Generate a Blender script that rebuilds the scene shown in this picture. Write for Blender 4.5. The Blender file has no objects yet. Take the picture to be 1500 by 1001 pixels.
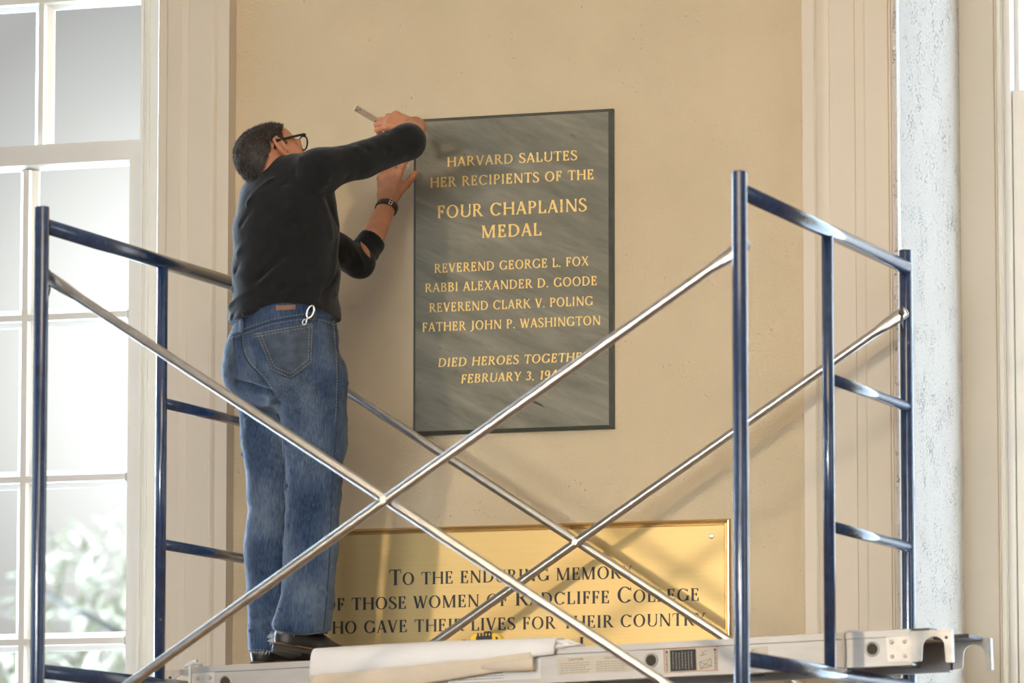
import bpy, bmesh, math, random
import numpy as np
from mathutils import Vector, Matrix, noise
from mathutils.bvhtree import BVHTree
SC = bpy.context.scene
COL = SC.collection
R_ = math.radians
rng = random.Random(7)

# ------------------------------------------------------------------ camera
F, YAW, PITCH = 7500.0, R_(19.46), R_(6.54)          # focal length in pixels of a 1500x1001 frame
CAM = Vector((5.1842, -15.5578, 1.5))
FW = Vector((-math.sin(YAW)*math.cos(PITCH), math.cos(YAW)*math.cos(PITCH), math.sin(PITCH)))
RT = Vector((math.cos(YAW), math.sin(YAW), 0))
UP = RT.cross(FW)
def ray(px, py): return FW + RT*((px-750)/F) - UP*((py-500.5)/F)
def P(px, py, Y):
    r = ray(px, py); return CAM + r*((Y-CAM.y)/r.y)
def PX(px, py, X):
    r = ray(px, py); return CAM + r*((X-CAM.x)/r.x)
T0 = 16.05                                             # the man's own distance
def J(px, py, d): return CAM + ray(px, py)*(T0+d)
cd = bpy.data.cameras.new('camera'); cam = bpy.data.objects.new('camera', cd); COL.objects.link(cam)
cam.location = CAM; cam.rotation_euler = (math.pi/2+PITCH, 0, YAW)
cd.sensor_width = 36; cd.lens = F/1500*36; cd.clip_end = 400
cd.dof.use_dof = True; cd.dof.focus_distance = 16.75; cd.dof.aperture_fstop = 3.2
SC.camera = cam
SC.view_settings.view_transform = 'Standard'; SC.view_settings.look = 'None'
SC.view_settings.exposure = 0.0; SC.view_settings.gamma = 1; SC.view_settings.use_curve_mapping = False

# ------------------------------------------------------------------ sky and lamps
w = bpy.data.worlds.new('sky'); SC.world = w; w.use_nodes = True
nt = w.node_tree; nt.nodes.clear()
def N(t, kind, **k):
    n = t.nodes.new(kind)
    for a, b in k.items(): setattr(n, a, b)
    return n
tc = N(nt, 'ShaderNodeTexCoord'); sx = N(nt, 'ShaderNodeSeparateXYZ'); nt.links.new(tc.outputs['Generated'], sx.inputs[0])
# overcast sky with lens vignetting put into its colour, fading outward from this direction
vm = N(nt, 'ShaderNodeVectorMath', operation='DOT_PRODUCT')
sd = ray(380, 530).normalized(); vm.inputs[1].default_value = sd
nt.links.new(tc.outputs['Generated'], vm.inputs[0])
ac = N(nt, 'ShaderNodeMath', operation='ARCCOSINE'); nt.links.new(vm.outputs['Value'], ac.inputs[0])
sr = N(nt, 'ShaderNodeValToRGB'); nt.links.new(ac.outputs[0], sr.inputs[0])
el = sr.color_ramp.elements; el[0].position = .030; el[0].color = (.140, .140, .139, 1); el[1].position = .42; el[1].color = (.52, .66, .84, 1)
for p_, v_ in ((.045, .112), (.060, .080), (.078, .055), (.22, .08)):
    e_ = el.new(p_); e_.color = (v_, v_, v_*.99, 1)
bg = N(nt, 'ShaderNodeBackground'); nt.links.new(sr.outputs[0], bg.inputs[0])
xm = N(nt, 'ShaderNodeMapRange'); nt.links.new(sx.outputs[0], xm.inputs[0])      # sky boosted on the left, added to rim the man in blue
for i_, v_ in ((1, -.82), (2, -.48), (3, 62.0), (4, 9.5)): xm.inputs[i_].default_value = v_
xn = N(nt, 'ShaderNodeMapRange'); nt.links.new(sx.outputs[0], xn.inputs[0])
for i_, v_ in ((1, -.20), (2, .05), (3, 1.0), (4, .74)): xn.inputs[i_].default_value = v_
xp = N(nt, 'ShaderNodeMath', operation='MULTIPLY'); nt.links.new(xm.outputs[0], xp.inputs[0]); nt.links.new(xn.outputs[0], xp.inputs[1])
nt.links.new(xp.outputs[0], bg.inputs[1])
ow = N(nt, 'ShaderNodeOutputWorld'); nt.links.new(bg.outputs[0], ow.inputs[0])

def area(name, loc, target, sx_, sy_, energy, col, spread=180):
    l = bpy.data.lights.new(name, 'AREA'); l.shape = 'RECTANGLE'; l.size = sx_; l.size_y = sy_
    l.energy = energy; l.color = col; l.spread = R_(spread)
    o = bpy.data.objects.new(name, l); COL.objects.link(o); o.location = loc
    o.rotation_euler = (Vector(target)-Vector(loc)).to_track_quat('-Z', 'Y').to_euler()
    return o
WARM, DAY = (1.0, 0.80, 0.56), (0.70, 0.84, 1.0)
area('hall_lamp', (-2.0, -16.5, 3.3), (.2, 0, 2.9), 0.5, 0.5, 62, (1.0, .84, .62), 60)
area('ceiling_fill', (1.5, -5.0, 6.6), (0.6, -0.5, 3.6), 2.4, 2.4, 105, (1.0, 0.78, 0.52))  # unseen warm fill, added to brighten the upper wall
area('rear_warm_fill', (3.5, -12.0, 6.3), (0, 0, 3), 3.0, 3.0, 205, (1.0, 0.86, 0.66))  # unseen broad fill, added to raise the warm ambient light
for yy, en in ((-2.2, 60), (-6.2, 60)):
    area('left_window_daylight', (-6.6, yy, 3.6), (-.6, -.8, 3.2), 1.6, 3.6, en, (.50, .73, 1.0))
area('right_window_daylight', (8.6, -4.4, 3.0), (.6, 0, 2.6), 1.8, 3.6, 30, (.80, .88, 1.0), 120)
area('rear_cool_fill', (1.8, -18.5, 2.9), (.25, 0, 2.75), 4.5, 4.5, 26, (.86, .94, 1.0), 17)  # added cool fill, spread narrowed to make a pool of light on the plaques

# ------------------------------------------------------------------ helpers
def tag(o, label=None, cat=None, group=None, kind=None):
    if label: o['label'] = label
    if cat: o['category'] = cat
    if group: o['group'] = group
    if kind: o['kind'] = kind
    return o
def empty(name, loc, label, cat, group=None):
    o = bpy.data.objects.new(name, None); COL.objects.link(o); o.location = loc; o.empty_display_size = .1
    return tag(o, label, cat, group)

def ortho(d):
    d = Vector(d).normalized()
    a = Vector((0, 0, 1)) if abs(d.z) < .9 else Vector((1, 0, 0))
    u = d.cross(a).normalized(); return u, d.cross(u).normalized()
class MB:
    def __init__(s): s.v = []; s.f = []; s.sm = []
    def quadstrip(s, rings, closed=True, caps=True, smooth=True):
        b = len(s.v); n = len(rings[0])
        for r in rings: s.v += [tuple(p) for p in r]
        for i in range(len(rings)-1):
            for j in range(n if closed else n-1):
                k = (j+1) % n
                s.f.append((b+i*n+j, b+i*n+k, b+(i+1)*n+k, b+(i+1)*n+j)); s.sm.append(smooth)
        if caps:
            s.f.append(tuple(b+j for j in reversed(range(n)))); s.sm.append(False)
            s.f.append(tuple(b+(len(rings)-1)*n+j for j in range(n))); s.sm.append(False)
    def tube(s, pts, r, n=20, caps=True, smooth=True):
        pts = [Vector(p) for p in pts]; rings = []; u = None
        rr = r if isinstance(r, (list, tuple)) else [r]*len(pts)
        for i, p in enumerate(pts):
            d = (pts[min(i+1, len(pts)-1)]-pts[max(i-1, 0)]).normalized()
            if u is None: u, _ = ortho(d)
            u = (u-d*u.dot(d)).normalized(); v = d.cross(u)
            rings.append([p+u*(rr[i]*math.cos(a))+v*(rr[i]*math.sin(a)) for a in [2*math.pi*k/n for k in range(n)]])
        s.quadstrip(rings, True, caps, smooth)
    def hollow(s, p0, p1, r, ri, n=24, depth=.05):
        """tube p0->p1 with an open bore at the p1 end"""
        p0, p1 = Vector(p0), Vector(p1); d = (p1-p0).normalized(); u, v = ortho(d)
        c = [(math.cos(2*math.pi*k/n), math.sin(2*math.pi*k/n)) for k in range(n)]
        R = lambda p, q: [p+u*(q*a)+v*(q*b) for a, b in c]
        s.quadstrip([R(p0, r), R(p1-d*.002, r), R(p1, r-.0015), R(p1, ri), R(p1-d*depth, ri)])
    def prism(s, poly, off, smooth=False):
        """poly: list of 3D points in one plane, off: extrusion vector"""
        off = Vector(off)
        s.quadstrip([[Vector(p) for p in poly], [Vector(p)+off for p in poly]], True, True, smooth)
    def box(s, c, h, M=None):
        c = Vector(c); M = M or Matrix.Identity(3)
        q = [c+M@Vector((sx*h[0], sy*h[1], sz*h[2])) for sz in (-1, 1) for sx, sy in ((-1, -1), (1, -1), (1, 1), (-1, 1))]
        s.quadstrip([q[:4], q[4:]], True, True, False)
    def bbox(s, lo, hi): s.box([(a+b)/2 for a, b in zip(lo, hi)], [(b-a)/2 for a, b in zip(lo, hi)])
    def ball(s, c, r, n=12, m=8):
        c = Vector(c); r = r if isinstance(r, (tuple, list)) else (r, r, r)
        rings = [[c+Vector((r[0]*math.sin(t)*math.cos(a), r[1]*math.sin(t)*math.sin(a), r[2]*math.cos(t)))
                  for a in [2*math.pi*k/n for k in range(n)]] for t in [math.pi*(i+.02)/(m+.04) for i in range(m+1)]]
        s.quadstrip(rings)
    def build(s, name, mat, parent=None, bevel=0, fix=True):
        me = bpy.data.meshes.new(name); me.from_pydata(s.v, [], s.f)
        me.polygons.foreach_set('use_smooth', s.sm)
        if fix:
            bm = bmesh.new(); bm.from_mesh(me); bmesh.ops.recalc_face_normals(bm, faces=bm.faces); bm.to_mesh(me); bm.free()
        o = bpy.data.objects.new(name, me); COL.objects.link(o); me.materials.append(mat)
        if parent: attach(o, parent)
        if bevel:
            b = o.modifiers.new('b', 'BEVEL'); b.width = bevel; b.segments = 2; b.limit_method = 'ANGLE'; b.angle_limit = R_(40)
        return o
def attach(o, parent):
    bpy.context.view_layer.update()
    o.parent = parent; o.matrix_parent_inverse = parent.matrix_world.inverted()

def mat(name, col, rough=.6, metal=0., var=0., vscale=8., bump=0., bscale=60., bdetail=4., spec=.5, stretch=None, col2=None, coord='Object', sheen=0., coat=0., sub=0.):
    m = bpy.data.materials.new(name); m.use_nodes = True; t = m.node_tree; b = t.nodes['Principled BSDF']
    b.inputs['Roughness'].default_value = rough; b.inputs['Metallic'].default_value = metal
    b.inputs['Specular IOR Level'].default_value = spec
    if sheen: b.inputs['Sheen Weight'].default_value = sheen; b.inputs['Sheen Roughness'].default_value = .5
    if coat: b.inputs['Coat Weight'].default_value = coat; b.inputs['Coat Roughness'].default_value = .15
    if sub: b.inputs['Subsurface Weight'].default_value = sub; b.inputs['Subsurface Radius'].default_value = (.012, .005, .003); b.inputs['Subsurface Scale'].default_value = 1
    c = (*col, 1); b.inputs['Base Color'].default_value = c
    tcn = N(t, 'ShaderNodeTexCoord'); mp = N(t, 'ShaderNodeMapping'); t.links.new(tcn.outputs[coord], mp.inputs[0])
    if stretch: mp.inputs['Scale'].default_value = stretch
    if var or col2:
        nz = N(t, 'ShaderNodeTexNoise'); nz.inputs['Scale'].default_value = vscale; nz.inputs['Detail'].default_value = 6; nz.inputs['Roughness'].default_value = .6
        t.links.new(mp.outputs[0], nz.inputs['Vector'])
        cr = N(t, 'ShaderNodeValToRGB'); t.links.new(nz.outputs[0], cr.inputs[0])
        c2 = col2 or tuple(x*(1-var) for x in col)
        cr.color_ramp.elements[0].position = .35; cr.color_ramp.elements[1].position = .65
        cr.color_ramp.elements[0].color = (*c2, 1); cr.color_ramp.elements[1].color = c
        t.links.new(cr.outputs[0], b.inputs['Base Color'])
    if bump:
        nb = N(t, 'ShaderNodeTexNoise'); nb.inputs['Scale'].default_value = bscale; nb.inputs['Detail'].default_value = bdetail
        t.links.new(mp.outputs[0], nb.inputs['Vector'])
        bp = N(t, 'ShaderNodeBump'); bp.inputs['Strength'].default_value = bump; bp.inputs['Distance'].default_value = .01
        t.links.new(nb.outputs[0], bp.inputs['Height']); t.links.new(bp.outputs[0], b.inputs['Normal'])
    return m
def nodes(m): return m.node_tree, m.node_tree.nodes['Principled BSDF']

# ------------------------------------------------------------------ materials
M = {}
M['stucco'] = mat('tan_stucco', (.60, .485, .325), .85, var=.07, vscale=3, bump=.28, bscale=130, bdetail=8)
def add_pits(m, scale, lo, hi, dark, depth):
    """small scattered pits of their own in a plaster surface"""
    t, b = nodes(m)
    mp = [n for n in t.nodes if n.type == 'MAPPING'][0]
    nz = N(t, 'ShaderNodeTexNoise'); nz.inputs['Scale'].default_value = scale; nz.inputs['Detail'].default_value = 3; nz.inputs['Distortion'].default_value = .6
    big = N(t, 'ShaderNodeTexNoise'); big.inputs['Scale'].default_value = scale*.09; big.inputs['Detail'].default_value = 2
    for n in (nz, big): t.links.new(mp.outputs[0], n.inputs['Vector'])
    ad = N(t, 'ShaderNodeMath', operation='MULTIPLY_ADD'); ad.inputs[1].default_value = .5; t.links.new(big.outputs[0], ad.inputs[0]); t.links.new(nz.outputs[0], ad.inputs[2])
    mr = N(t, 'ShaderNodeMapRange'); mr.interpolation_type = 'SMOOTHSTEP'; t.links.new(ad.outputs[0], mr.inputs[0])
    mr.inputs[1].default_value = lo; mr.inputs[2].default_value = hi
    old = [l for l in t.links if l.to_socket == b.inputs['Normal']]
    bp = N(t, 'ShaderNodeBump', invert=True); bp.inputs['Strength'].default_value = 1; bp.inputs['Distance'].default_value = depth
    t.links.new(mr.outputs[0], bp.inputs['Height'])
    if old: t.links.new(old[0].from_socket, bp.inputs['Normal'])
    t.links.new(bp.outputs[0], b.inputs['Normal'])
    mx = N(t, 'ShaderNodeMix', data_type='RGBA'); t.links.new(mr.outputs[0], mx.inputs[0])
    oc = [l for l in t.links if l.to_socket == b.inputs['Base Color']]
    if oc: t.links.new(oc[0].from_socket, mx.inputs[6])
    else: mx.inputs[6].default_value = b.inputs['Base Color'].default_value
    mx.inputs[7].default_value = (*dark, 1); t.links.new(mx.outputs[2], b.inputs['Base Color'])
add_pits(M['stucco'], 120, .965, 1.05, (.46, .36, .23), .003)
M['white_stucco'] = mat('white_stucco', (.605, .555, .505), .9, bump=.5, bscale=110, bdetail=6)
add_pits(M['white_stucco'], 110, .86, .99, (.46, .45, .42), .006)
M['cream'] = mat('cream_paint', (.64, .555, .44), .45, var=.03, vscale=4, bump=.02, bscale=200)
M['sash'] = mat('white_sash_paint', (.69, .66, .61), .4, var=.03, vscale=6, bump=.03, bscale=120)
M['putty'] = mat('old_putty', (.50, .40, .24), .8, var=.2, vscale=20)
M['hall'] = mat('hall_paint', (.62, .53, .40), .8, var=.04)
M['floor'] = mat('oak_floor', (.34, .20, .10), .4, var=.35, vscale=3, stretch=(1, 8, 1))
M['ceil'] = mat('ceiling_white', (.78, .74, .66), .9)
gl = bpy.data.materials.new('window_glass'); gl.use_nodes = True; t = gl.node_tree; t.nodes.clear()
tr = N(t, 'ShaderNodeBsdfTransparent'); tr.inputs[0].default_value = (.97, .98, .97, 1)
gs = N(t, 'ShaderNodeBsdfGlossy'); gs.inputs['Roughness'].default_value = .02
mx = N(t, 'ShaderNodeMixShader'); mx.inputs[0].default_value = .05; t.links.new(tr.outputs[0], mx.inputs[1]); t.links.new(gs.outputs[0], mx.inputs[2])
om = N(t, 'ShaderNodeOutputMaterial'); t.links.new(mx.outputs[0], om.inputs[0]); M['glass'] = gl

M['blue'] = mat('blue_scaffold_paint', (.024, .055, .142), .24, var=.35, vscale=26, bump=.04, bscale=70, spec=.6, coat=1.0)
t, b = nodes(M['blue'])   # chips of bare steel and rust spots
mp = [n for n in t.nodes if n.type == 'MAPPING'][0]
nz = N(t, 'ShaderNodeTexNoise'); nz.inputs['Scale'].default_value = 45; nz.inputs['Detail'].default_value = 5; t.links.new(mp.outputs[0], nz.inputs['Vector'])
mr = N(t, 'ShaderNodeMapRange'); t.links.new(nz.outputs[0], mr.inputs[0]); mr.inputs[1].default_value = .70; mr.inputs[2].default_value = .74
mx = N(t, 'ShaderNodeMix', data_type='RGBA'); t.links.new(mr.outputs[0], mx.inputs[0])
l = [l for l in t.links if l.to_socket == b.inputs['Base Color']][0]; t.links.new(l.from_socket, mx.inputs[6]); mx.inputs[7].default_value = (.16, .12, .10, 1)
t.links.new(mx.outputs[2], b.inputs['Base Color'])
M['galv'] = mat('galvanised_steel', (.70, .69, .67), .30, 1.0, var=.18, vscale=30, bump=.03, bscale=90)
M['alu'] = mat('aluminium', (.415, .40, .385), .45, .62, var=.10, vscale=5, bump=.03, bscale=40, stretch=(1, 6, 6))
M['alu_cast'] = mat('cast_aluminium', (.62, .58, .52), .5, .75, var=.25, vscale=14, bump=.08, bscale=60)
M['steel_dark'] = mat('dark_steel', (.09, .085, .08), .45, .6, var=.3)
M['hole'] = mat('dark_bore', (.07, .06, .04), .8, .3)
M['plyw'] = mat('plywood_deck', (.42, .30, .18), .7, var=.25, vscale=6, stretch=(1, 9, 1))

sl = mat('green_grey_slate', (.185, .175, .135), .50, var=.0, bump=.10, bscale=120, spec=.35); M['slate'] = sl
t, b = nodes(sl)
mp = [n for n in t.nodes if n.type == 'MAPPING'][0]; mp.inputs['Rotation'].default_value = (0, R_(-24), 0)
m2 = N(t, 'ShaderNodeMapping'); m2.inputs['Scale'].default_value = (1, 1, 5.5); t.links.new(mp.outputs[0], m2.inputs[0])
n1 = N(t, 'ShaderNodeTexNoise'); n1.inputs['Scale'].default_value = 2.2; n1.inputs['Detail'].default_value = 9; n1.inputs['Roughness'].default_value = .62; n1.inputs['Distortion'].default_value = .5
t.links.new(m2.outputs[0], n1.inputs['Vector'])
n4 = N(t, 'ShaderNodeTexNoise'); n4.inputs['Scale'].default_value = 13; n4.inputs['Detail'].default_value = 7; n4.inputs['Roughness'].default_value = .7; t.links.new(m2.outputs[0], n4.inputs['Vector'])
am = N(t, 'ShaderNodeMath', operation='MULTIPLY_ADD'); am.inputs[1].default_value = .34; t.links.new(n4.outputs[0], am.inputs[0])
as_ = N(t, 'ShaderNodeMath', operation='SUBTRACT'); t.links.new(n1.outputs[0], as_.inputs[0]); as_.inputs[1].default_value = .17; t.links.new(as_.outputs[0], am.inputs[2])
cr = N(t, 'ShaderNodeValToRGB'); t.links.new(am.outputs[0], cr.inputs[0])
e = cr.color_ramp.elements; e[0].position = .32; e[0].color = (.128, .122, .092, 1); e[1].position = .72; e[1].color = (.255, .238, .180, 1)
x = cr.color_ramp.elements.new(.52); x.color = (.188, .176, .132, 1)
n2 = N(t, 'ShaderNodeTexNoise'); n2.inputs['Scale'].default_value = 5.0; n2.inputs['Detail'].default_value = 4
t.links.new(m2.outputs[0], n2.inputs['Vector'])
mr = N(t, 'ShaderNodeMapRange'); t.links.new(n2.outputs[0], mr.inputs[0]); mr.inputs[1].default_value = .69; mr.inputs[2].default_value = .735
n3 = N(t, 'ShaderNodeTexNoise'); n3.inputs['Scale'].default_value = 60; n3.inputs['Detail'].default_value = 2; t.links.new(mp.outputs[0], n3.inputs['Vector'])
mr3 = N(t, 'ShaderNodeMapRange'); t.links.new(n3.outputs[0], mr3.inputs[0]); mr3.inputs[1].default_value = .74; mr3.inputs[2].default_value = .80
mxx = N(t, 'ShaderNodeMath', operation='MAXIMUM'); t.links.new(mr.outputs[0], mxx.inputs[0]); t.links.new(mr3.outputs[0], mxx.inputs[1])
mx = N(t, 'ShaderNodeMix', data_type='RGBA'); t.links.new(mxx.outputs[0], mx.inputs[0]); t.links.new(cr.outputs[0], mx.inputs[6]); mx.inputs[7].default_value = (.045, .045, .038, 1)
t.links.new(mx.outputs[2], b.inputs['Base Color'])
M['slate_edge'] = mat('slate_edge', (.075, .08, .066), .42, var=.3, vscale=25, stretch=(1, 1, 1))
M['gold'] = mat('gold_leaf', (.95, .66, .22), .42, .35, var=.28, vscale=160, spec=.5)
br = mat('brushed_brass', (.61, .435, .185), .40, .66, var=.05, vscale=3, bump=.03, bscale=50, bdetail=3, stretch=(1, 1, 40)); M['brass'] = br
M['brass_rim'] = mat('polished_brass_rim', (.74, .52, .24), .22, .85, var=.1, vscale=8)
M['black_paint'] = mat('black_enamel', (.018, .020, .022), .5)
M['screw'] = mat('screw_steel', (.75, .73, .70), .3, 1.0)

M['skin'] = mat('skin', (.56, .25, .14), .5, var=.22, vscale=22, bump=.06, bscale=220, spec=.35, sub=.12)
M['shirt'] = mat('black_knit', (.0135, .0145, .0155), .95, var=.2, vscale=40, bump=.10, bscale=500, bdetail=2, spec=.12, sheen=.14)
M['collar'] = mat('collar_rib', (.010, .011, .012), .95, spec=.1)
M['hair'] = mat('dark_grey_hair', (.060, .046, .036), .55, col2=(.018, .013, .010), vscale=70, spec=.4)
t, b = nodes(M['hair'])
M['hair_grey'] = mat('silver_hair', (.30, .28, .26), .5, var=.4, vscale=60, spec=.4)
M['frame_black'] = mat('black_acetate', (.010, .010, .011), .25)
M['lens'] = gl
M['leather'] = mat('brown_leather', (.035, .017, .009), .5, var=.4, vscale=60)
M['shoe'] = mat('black_shoe_leather', (.014, .012, .010), .45, var=.3, vscale=20, bump=.06, bscale=80)
M['sole'] = mat('worn_rubber_sole', (.042, .036, .030), .7, var=.35, vscale=18, stretch=(1, 1, 4))
M['welt'] = mat('tan_welt', (.20, .085, .035), .6)
M['patch'] = mat('leather_patch', (.22, .10, .045), .6, var=.2)
M['stitch'] = mat('pale_stitching', (.36, .33, .28), .8)
M['frayed'] = mat('frayed_cotton', (.55, .56, .56), .9)
dn = mat('blue_denim', (.075, .125, .215), .85, bump=.12, bscale=700, bdetail=1, spec=.15, sheen=.15); M['denim'] = dn
t, b = nodes(dn)
mp = [n for n in t.nodes if n.type == 'MAPPING'][0]
n1 = N(t, 'ShaderNodeTexNoise'); n1.inputs['Scale'].default_value = 5.5; n1.inputs['Detail'].default_value = 5
m2 = N(t, 'ShaderNodeMapping'); m2.inputs['Scale'].default_value = (1, 1, .55); t.links.new(mp.outputs[0], m2.inputs[0]); t.links.new(m2.outputs[0], n1.inputs['Vector'])
m3 = N(t, 'ShaderNodeMapping'); m3.inputs['Scale'].default_value = (1, 1, .12); t.links.new(mp.outputs[0], m3.inputs[0])
n2 = N(t, 'ShaderNodeTexNoise'); n2.inputs['Scale'].default_value = 260; n2.inputs['Detail'].default_value = 2; t.links.new(m3.outputs[0], n2.inputs['Vector'])
ad = N(t, 'ShaderNodeMath', operation='MULTIPLY_ADD'); ad.inputs[1].default_value = .42; t.links.new(n2.outputs[0], ad.inputs[0]); t.links.new(n1.outputs[0], ad.inputs[2])
cr = N(t, 'ShaderNodeValToRGB'); t.links.new(ad.outputs[0], cr.inputs[0]); e = cr.color_ramp.elements
e[0].position = .56; e[0].color = (.015, .030, .072, 1); e[1].position = .90; e[1].color = (.112, .150, .212, 1)
x = e.new(.71); x.color = (.042, .070, .128, 1)
t.links.new(cr.outputs[0], b.inputs['Base Color'])
M['denim_dark'] = mat('denim_seam', (.030, .052, .100), .9, var=.3, vscale=90)
M['denim_fade'] = mat('denim_pocket', (.068, .094, .138), .85, var=.45, vscale=30, bump=.1, bscale=600)
M['cloth_white'] = mat('white_dust_sheet', (.84, .82, .80), .9, var=.04, vscale=6, bump=.10, bscale=260, spec=.15)
M['cloth_cream'] = mat('cream_canvas', (.71, .61, .475), .9, var=.10, vscale=9, bump=.15, bscale=300, spec=.15)
M['cord'] = mat('white_cord', (.68, .66, .62), .6)
M['yellow'] = mat('yellow_plastic', (.85, .52, .02), .35)
M['black_rubber'] = mat('black_rubber', (.012, .012, .013), .6)
M['lab_paper'] = mat('aged_label', (.62, .55, .44), .6, var=.06, vscale=30)
M['lab_white'] = mat('white_label', (.74, .73, .71), .5)
M['lab_red'] = mat('red_label_edge', (.60, .16, .10), .6)
M['lab_black'] = mat('black_label_print', (.028, .027, .026), .6)
M['lab_grey'] = mat('grey_label_print', (.30, .27, .23), .6)
M['tool'] = mat('worn_aluminium_level', (.62, .52, .40), .38, .8, var=.15, vscale=30)
M['bark'] = mat('bark', (.11, .10, .085), .9, var=.4, vscale=10)
M['leaf_green'] = mat('pale_green_leaves', (.19, .205, .135), .7, var=.18, vscale=2.2)
M['leaf_gold'] = mat('autumn_leaves', (.205, .185, .12), .7, var=.12, vscale=2.2)
# ------------------------------------------------------------------ the room
XL, XR, YW = P(334.5, 300, -.06).x, P(1310.5, 100, -.06).x, .78     # pier between the two window bays
XLo = P(232, 100, -.06).x
ZT = 7.0
def wallbox(name, boxes, m):
    mb = MB()
    for lo, hi in boxes: mb.bbox(lo, hi)
    return tag(mb.build(name, m), kind='structure')
WX0, WX1 = -3.02, XLo                     # left bay; the right bay is widened, unseen, to reflect in the rails
RX0, RX1 = XR, XR+2.0
wallbox('wall_back', [((XLo+.002, 0, 0), (-.9, .30, ZT)), ((-.9, 0, 0), (XR-.012, 1.0, ZT)),
                      ((WX0, .20, 0), (XLo+.002, .30, .9)), ((WX0, .20, 5.6), (XLo+.002, .30, ZT)), ((-6.9, 0, 0), (WX0, .30, ZT)),
                      ((XR, .86, 0), (RX1, 1.0, .9)), ((XR, .86, 5.6), (RX1, 1.0, ZT)), ((RX1, 0, 0), (8.9, 1.0, ZT))], M['stucco'])
wallbox('wall_return', [((XR-.012, -.045, 0), (XR, YW, ZT))], M['white_stucco'])
wallbox('floor', [((-6.9, -20, -.1), (8.9, 1.0, 0))], M['floor'])
wallbox('ceiling', [((-6.9, -20, ZT), (8.9, 1.0, ZT+.1))], M['ceil'])
wallbox('wall_left', [((-7.0, -20, 0), (-6.9, 1.0, ZT))], M['hall'])
wallbox('wall_right', [((8.9, -20, 0), (9.0, 1.0, ZT))], M['hall'])
wallbox('wall_rear', [((-6.9, -20.1, 0), (8.9, -20, ZT))], M['hall'])

def profile(name, pts, z0, z1, m, parent=None):
    mb = MB(); mb.prism([(x, y, z0) for x, y in pts], (0, 0, z1-z0)); o = mb.build(name, m, parent)
    return o
X6 = lambda px: P(px, 30, -.06).x
# right pilaster: fillet, cove, flat, bead, flat, edge
a = [X6(v) for v in (1176, 1194, 1213, 1251.5, 1265, 1300, 1310.2)]
g = .0025
pts = [(a[0], 0), (a[0], -.072), (a[1]-g, -.072), (a[1], -.070), (a[1]+g, -.071)]
for k in range(1, 7):
    u = k/6; pts.append((a[1]+(a[2]-a[1])*u, -.070+.014*math.sin(u*math.pi/2)))
pts += [(a[2]+g, -.060), (a[3]-g, -.060), (a[3], -.057)]
for k in range(1, 6):
    u = k/6; pts.append((a[3]+(a[4]-a[3])*u, -.057+.009*u))
pts += [(a[4], -.047), (a[4]+g, -.056), (a[5]-g, -.056), (a[5], -.052), (a[5]+g, -.057), (a[5]+3*g, -.057), (a[5]+3.6*g, -.053), (a[5]+4.2*g, -.056), (a[6], -.056), (a[6]+.003, -.050), (a[6]+.003, -.02), (a[6], 0)]
tag(profile('trim_1', pts, 0, ZT, M['cream']), kind='structure')
b_ = [X6(v) for v in (336, 318.5, 311, 277, 266.5, 247, 233)]
pts = [(b_[0], 0), (b_[0], -.060), (b_[1]+g, -.060)]
for k in range(0, 7):
    u = k/6; pts.append((b_[1]+(b_[2]-b_[1])*u, -.060-.010*math.sin(u*math.pi/2)))
pts += [(b_[2]-g, -.066), (b_[3]+g, -.066), (b_[3], -.063)]
for k in range(1, 6):
    u = k/6; pts.append((b_[3]+(b_[4]-b_[3])*u, -.063-.009*u))
pts += [(b_[4]-g, -.068), (b_[5]+g, -.068), (b_[5], -.065), (b_[5]-g, -.068), (b_[6]+.004, -.068), (b_[6], -.064), (b_[6], 0)]
tag(profile('trim_2', pts, 0, ZT, M['cream']), kind='structure')
# corner bead of the white return
mb = MB(); mb.tube([(XR-.004, -.050, .0), (XR-.004, -.050, ZT)], .008, 12); tag(mb.build('trim_3', M['white_stucco']), kind='structure')

# ------------------------------------------------------------------ windows
def bar_v(mb, xa, xb, fx0, fx1, z0, z1, yf, yb):
    """vertical glazing bar: flat face fx0..fx1 at yf, sloping to the glass at yb"""
    yo = yf+(yb-yf)*.45
    mb.prism([(xa, yb, z0), (xa, yb-.006, z0), (xa+.004, yb-.010, z0), (fx0-.004, yo, z0), (fx0-.002, yf+.004, z0), (fx0, yf, z0), (fx1, yf, z0), (fx1+.002, yf+.004, z0), (fx1+.004, yo, z0), (xb-.004, yb-.010, z0), (xb, yb-.006, z0), (xb, yb, z0)], (0, 0, z1-z0))
def bar_h(mb, za, zb, fz0, fz1, x0, x1, yf, yb):
    yo = yf+(yb-yf)*.45
    mb.prism([(x0, yb, za), (x0, yb-.006, za), (x0, yb-.010, za+.004), (x0, yo, fz0-.004), (x0, yf+.004, fz0-.002), (x0, yf, fz0), (x0, yf, fz1), (x0, yf+.004, fz1+.002), (x0, yo, fz1+.004), (x0, yb-.010, zb-.004), (x0, yb-.006, zb), (x0, yb, zb)], (x1-x0, 0, 0))
YSL, YSR = .155, .80                                     # sash faces: left bay set shallow so skylight reaches the man, right one deep
def sash_depths(ys):
    global YS, YG, YU, YUG
    YS, YG, YU, YUG = ys, ys+.04, ys+.045, ys+.085
sash_depths(YSL)                                         # upper sash, one sash thickness further out
Zp = lambda y: P(125, y, YG).z
row_b = [Zp(451), Zp(688), Zp(920.5)]; row_t = [Zp(478), Zp(708.5), Zp(946)]
pitch = row_b[0]-row_b[1]; hbar = row_b[0]-row_t[0]
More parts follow.
